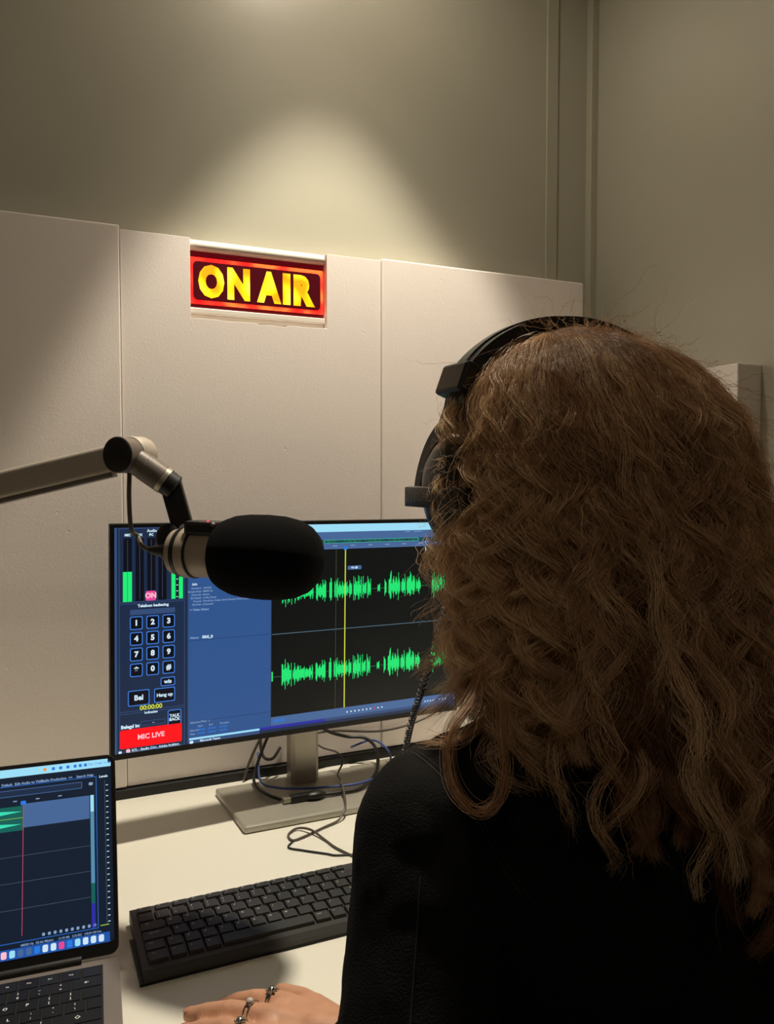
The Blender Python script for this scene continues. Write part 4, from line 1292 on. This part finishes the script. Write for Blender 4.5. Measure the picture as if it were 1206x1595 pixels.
# inner fill, broad wavy clumps, thin outer curls; neighbouring locks share the phase of their waves
def cphase(phi, k=0.0):
    return 2.2 * math.sin(3.1 * phi + 1.0 + k) + 1.6 * math.sin(7.3 * phi + 2.0 - k) + k
for i in range(90):
    phi = D(rng.uniform(-82, 100)); L = rng.uniform(.76, .88)
    add_lock(phi, L, D(rng.uniform(25, 60)), zend(phi) + rng.uniform(0, .06), 46, .016, rng.uniform(.004, .009), rng.uniform(.06, .10), -.02 + rng.normal(0, .05), D(rng.normal(3, 8)))
NC = 74
for i in range(NC):
    phi = D(-84 + 184 * (i + rng.uniform(-.4, .4)) / NC)
    L = .925 + .075 * math.sin(i * 2.4) + rng.normal(0, .012)
    add_lock(phi, L, D(rng.uniform(10, 50)), zend(phi) + abs(rng.normal(0, .03)) - .015, 170, rng.uniform(.010, .015), rng.uniform(.0035, .0082), rng.uniform(.075, .120), .31 + .24 * math.sin(i * 1.7) + rng.normal(0, .10), D(rng.normal(2, 8)), .0022, .9, cphase(phi) + rng.normal(0, 1.1), .45)
for i in range(130):
    phi = D(rng.uniform(-84, 98)); L = rng.uniform(.97, 1.07)
    ze = zend(phi) + rng.uniform(-.03, .20)
    add_lock(phi, L, D(rng.uniform(12, 80)), ze, 34, rng.uniform(.003, .0065), rng.uniform(.004, .0105), rng.uniform(.055, .105), .68 + rng.normal(0, .16), D(rng.normal(3, 11)), .0025, .9, cphase(phi, 1.0) + rng.normal(0, 1.4))
# lighter curls behind the left ear
for i in range(34):
    phi = D(rng.uniform(-86, -50)); L = rng.uniform(.94, 1.06)
    add_lock(phi, L, D(rng.uniform(40, 78)), rng.uniform(1.02, 1.14), 40, .006, rng.uniform(.007, .012), rng.uniform(.04, .06), .60 + rng.normal(0, .1), D(rng.normal(4, 6)), .003, 1.0)
# loose messy curls around the crown and over the band
for i in range(95):
    phi = D(rng.uniform(-92, 75)); L = rng.uniform(1.0, 1.085)
    add_lock(phi, L, D(rng.uniform(12, 70)), rng.uniform(1.08, 1.25), 22, rng.uniform(.003, .006), rng.uniform(.004, .0085), rng.uniform(.04, .07), .52 + rng.normal(0, .14), D(rng.normal(2, 10)), .004, 1.0, None, 1.0, -.1)
allX = np.concatenate(strands, 0)
allT = np.concatenate(tints); allR = np.concatenate(rads)
# flyaways around the outline
nf = 1500
phi = D(rng.uniform(-84, 110, nf)); Lf = rng.uniform(.98, 1.12, nf)
FX = []
for i in range(nf):
    P, p_, s = path(phi[i], Lf[i], D(rng.uniform(5, 80)), zend(phi[i]) + rng.uniform(.0, .28), D(rng.normal(5, 14)))
    P = waves(P, p_, s, rng.uniform(.003, .011), rng.uniform(.035, .08), rng.uniform(0, 6.28))
    FX.append(P)
FX = np.array(FX) + noise_walk(nf, NP, .017) * np.linspace(0, 1, NP)[None, :, None]
# short frizz standing off the crown and the right side
ns = 2400
ph = D(rng.uniform(-70, 110, ns)); aa = D(rng.uniform(2, 120, ns))
E0 = []
for i in range(ns):
    z = ZM + (ZT - ZM) * math.cos(min(aa[i], math.pi / 2)) if aa[i] < math.pi / 2 else ZM - (aa[i] - math.pi / 2) * .32
    r = float(env(ph[i], np.array(min(z, ZM)))) * (math.sin(aa[i]) if aa[i] < math.pi / 2 else 1) * .97
    cx, cy = center(z)
    p = np.array([cx + r * math.sin(ph[i]), cy - r * math.cos(ph[i]), z])
    n_ = np.array([math.sin(ph[i]) * math.sin(aa[i]), -math.cos(ph[i]) * math.sin(aa[i]), math.cos(aa[i]) * .8])
    t_ = np.array([0, 0, -1.0]) + rng.normal(0, .5, 3)
    L = rng.gamma(2.4, .014)
    u = np.linspace(0, 1, NP)[:, None]
    k_ = rng.uniform(4, 14); p0 = rng.uniform(0, 6.28)
    side_ = np.cross(n_, t_)
    E0.append(p + n_ * u * L * rng.uniform(.2, .9) + t_ * u * L + side_ * np.sin(u * k_ + p0) * .0035 + n_ * np.cos(u * k_ + p0) * .0025)
E0 = np.array(E0) + noise_walk(ns, NP, .006) * np.linspace(0, 1, NP)[None, :, None]
X = np.concatenate([allX, FX, E0], 0)
T = np.concatenate([allT, np.clip(rng.normal(.45, .15, nf), 0, .8), np.clip(rng.normal(.4, .15, ns), 0, .8)])
RD = np.concatenate([allR * .00015, np.full(nf, .00009), np.full(ns, .0001)])

# hand-placed curls: the loop on the left shoulder and wisps crossing the ear cup
def special(pts, ns_, lockr, tint, taper=True):
    P = np.array(catmull(pts, 12)); n = len(P)
    idx = np.linspace(0, n - 1, NP); P = np.stack([np.interp(idx, np.arange(n), P[:, k]) for k in range(3)], 1)
    s = np.linspace(0, 1, NP)
    off = rng.normal(0, 1, (ns_, 1, 3)) * lockr * .5 * (1 - .5 * s)[None, :, None]
    return P[None] + off + noise_walk(ns_, NP, .003) * s[None, :, None], np.clip(tint + rng.normal(0, .1, ns_), 0, .8)
sx = [special([(.318, -.80, 1.115), (.280, -.84, 1.090), (.250, -.860, 1.072), (.247, -.868, 1.044), (.260, -.874, 1.026), (.275, -.876, 1.028), (.284, -.874, 1.044), (.285, -.868, 1.068), (.296, -.85, 1.095)], 44, .0045, .42),
      special([(.330, -.80, 1.10), (.300, -.845, 1.085), (.290, -.868, 1.066), (.300, -.884, 1.050), (.318, -.892, 1.036)], 30, .004, .35),
      special([(.322, -.80, 1.09), (.298, -.82, 1.066), (.270, -.835, 1.058), (.250, -.825, 1.056)], 40, .006, .5),
      special([(.325, -.79, 1.13), (.305, -.79, 1.10), (.290, -.79, 1.075), (.268, -.79, 1.062)], 50, .010, .55),
      special([(.322, -.785, 1.15), (.312, -.77, 1.12), (.298, -.76, 1.10), (.280, -.752, 1.085)], 40, .010, .55)]
for k in range(22):
    a = rng.uniform(1.17, 1.30)
    sx.append(special([(.335, -.795, a), (.312 + rng.normal(0, .006), -.782, a - .02), (.296 + rng.normal(0, .008), -.770 + rng.normal(0, .008), a - .05), (.305 + rng.normal(0, .01), -.775 + rng.normal(0, .01), a - .085)], 2, .006, .5))
X = np.concatenate([X] + [a for a, _ in sx], 0)
T = np.concatenate([T] + [b for _, b in sx])
RD = np.concatenate([RD] + [np.full(len(b), .00013) for _, b in sx])

# keep strands out of the jacket and out of the head
nS = X.shape[0]
hair_d = bpy.data.hair_curves.new('hair_strands')
hair_d.add_curves([NP] * nS)
hair_d.attributes['position'].data.foreach_set('vector', (X - np.array([0.44, -.80, 0.0])).astype(np.float32).ravel())
ra = hair_d.attributes.new('radius', 'FLOAT', 'POINT')
tap = np.r_[np.ones(NP - 8), np.linspace(1, .35, 8)]
ra.data.foreach_set('value', (RD[:, None] * tap[None]).astype(np.float32).ravel())
ta = hair_d.attributes.new('tint', 'FLOAT', 'CURVE')
ta.data.foreach_set('value', T.astype(np.float32))
hair_d.materials.append(M['hair'])

# dense mass under the strands
mb = MB(); NA, NZ = 72, 40
phs = np.linspace(D(-78), D(100), NA)
vs = []; fs = []
for i in range(NZ):
    t = i / (NZ - 1)
    for k, p in enumerate(phs):
        if t < .35:
            al = (t / .35) * np.pi / 2
            z = ZM + (ZT - ZM) * math.cos(al) * .955; r = float(env(p, np.array(ZM))) * math.sin(al)
        else:
            ze = float(zend(p)) + .035 + .018 * math.sin(k * 1.7)
            z = ZM - (ZM - ze) * (t - .35) / .65; r = float(env(p, np.array(z)))
        ridge = .80 + .022 * math.sin(k * .95 + 3 * math.sin(t * 9 + k * .2)) * min(1, t * 3)
        cx, cy = center(z)
        cy += .022 * (z - ZM) / (ZT - ZM) if z > ZM else 0
        vs.append((cx + r * ridge * math.sin(p), cy - r * ridge * math.cos(p), z))
for i in range(NZ - 1):
    for k in range(NA - 1):
        fs.append((i * NA + k, (i + 1) * NA + k, (i + 1) * NA + k + 1, i * NA + k + 1))
mb.add(vs, fs)
hb_ = pchild(mb, 'hair', M['hairbase'])
sol = hb_.modifiers.new('s', 'SOLIDIFY'); sol.thickness = 0.02; sol.offset = 0
hb_['label'] = 'long curly blonde hair'
hs = bpy.data.objects.new('hair_strands', hair_d)
col.objects.link(hs); hs.parent = hb_
hs.matrix_parent_inverse = Matrix.Identity(4)
hs.location = -PO
hs['kind'] = 'stuff'
hs.location = Vector((0.44, -.80, 0.0))
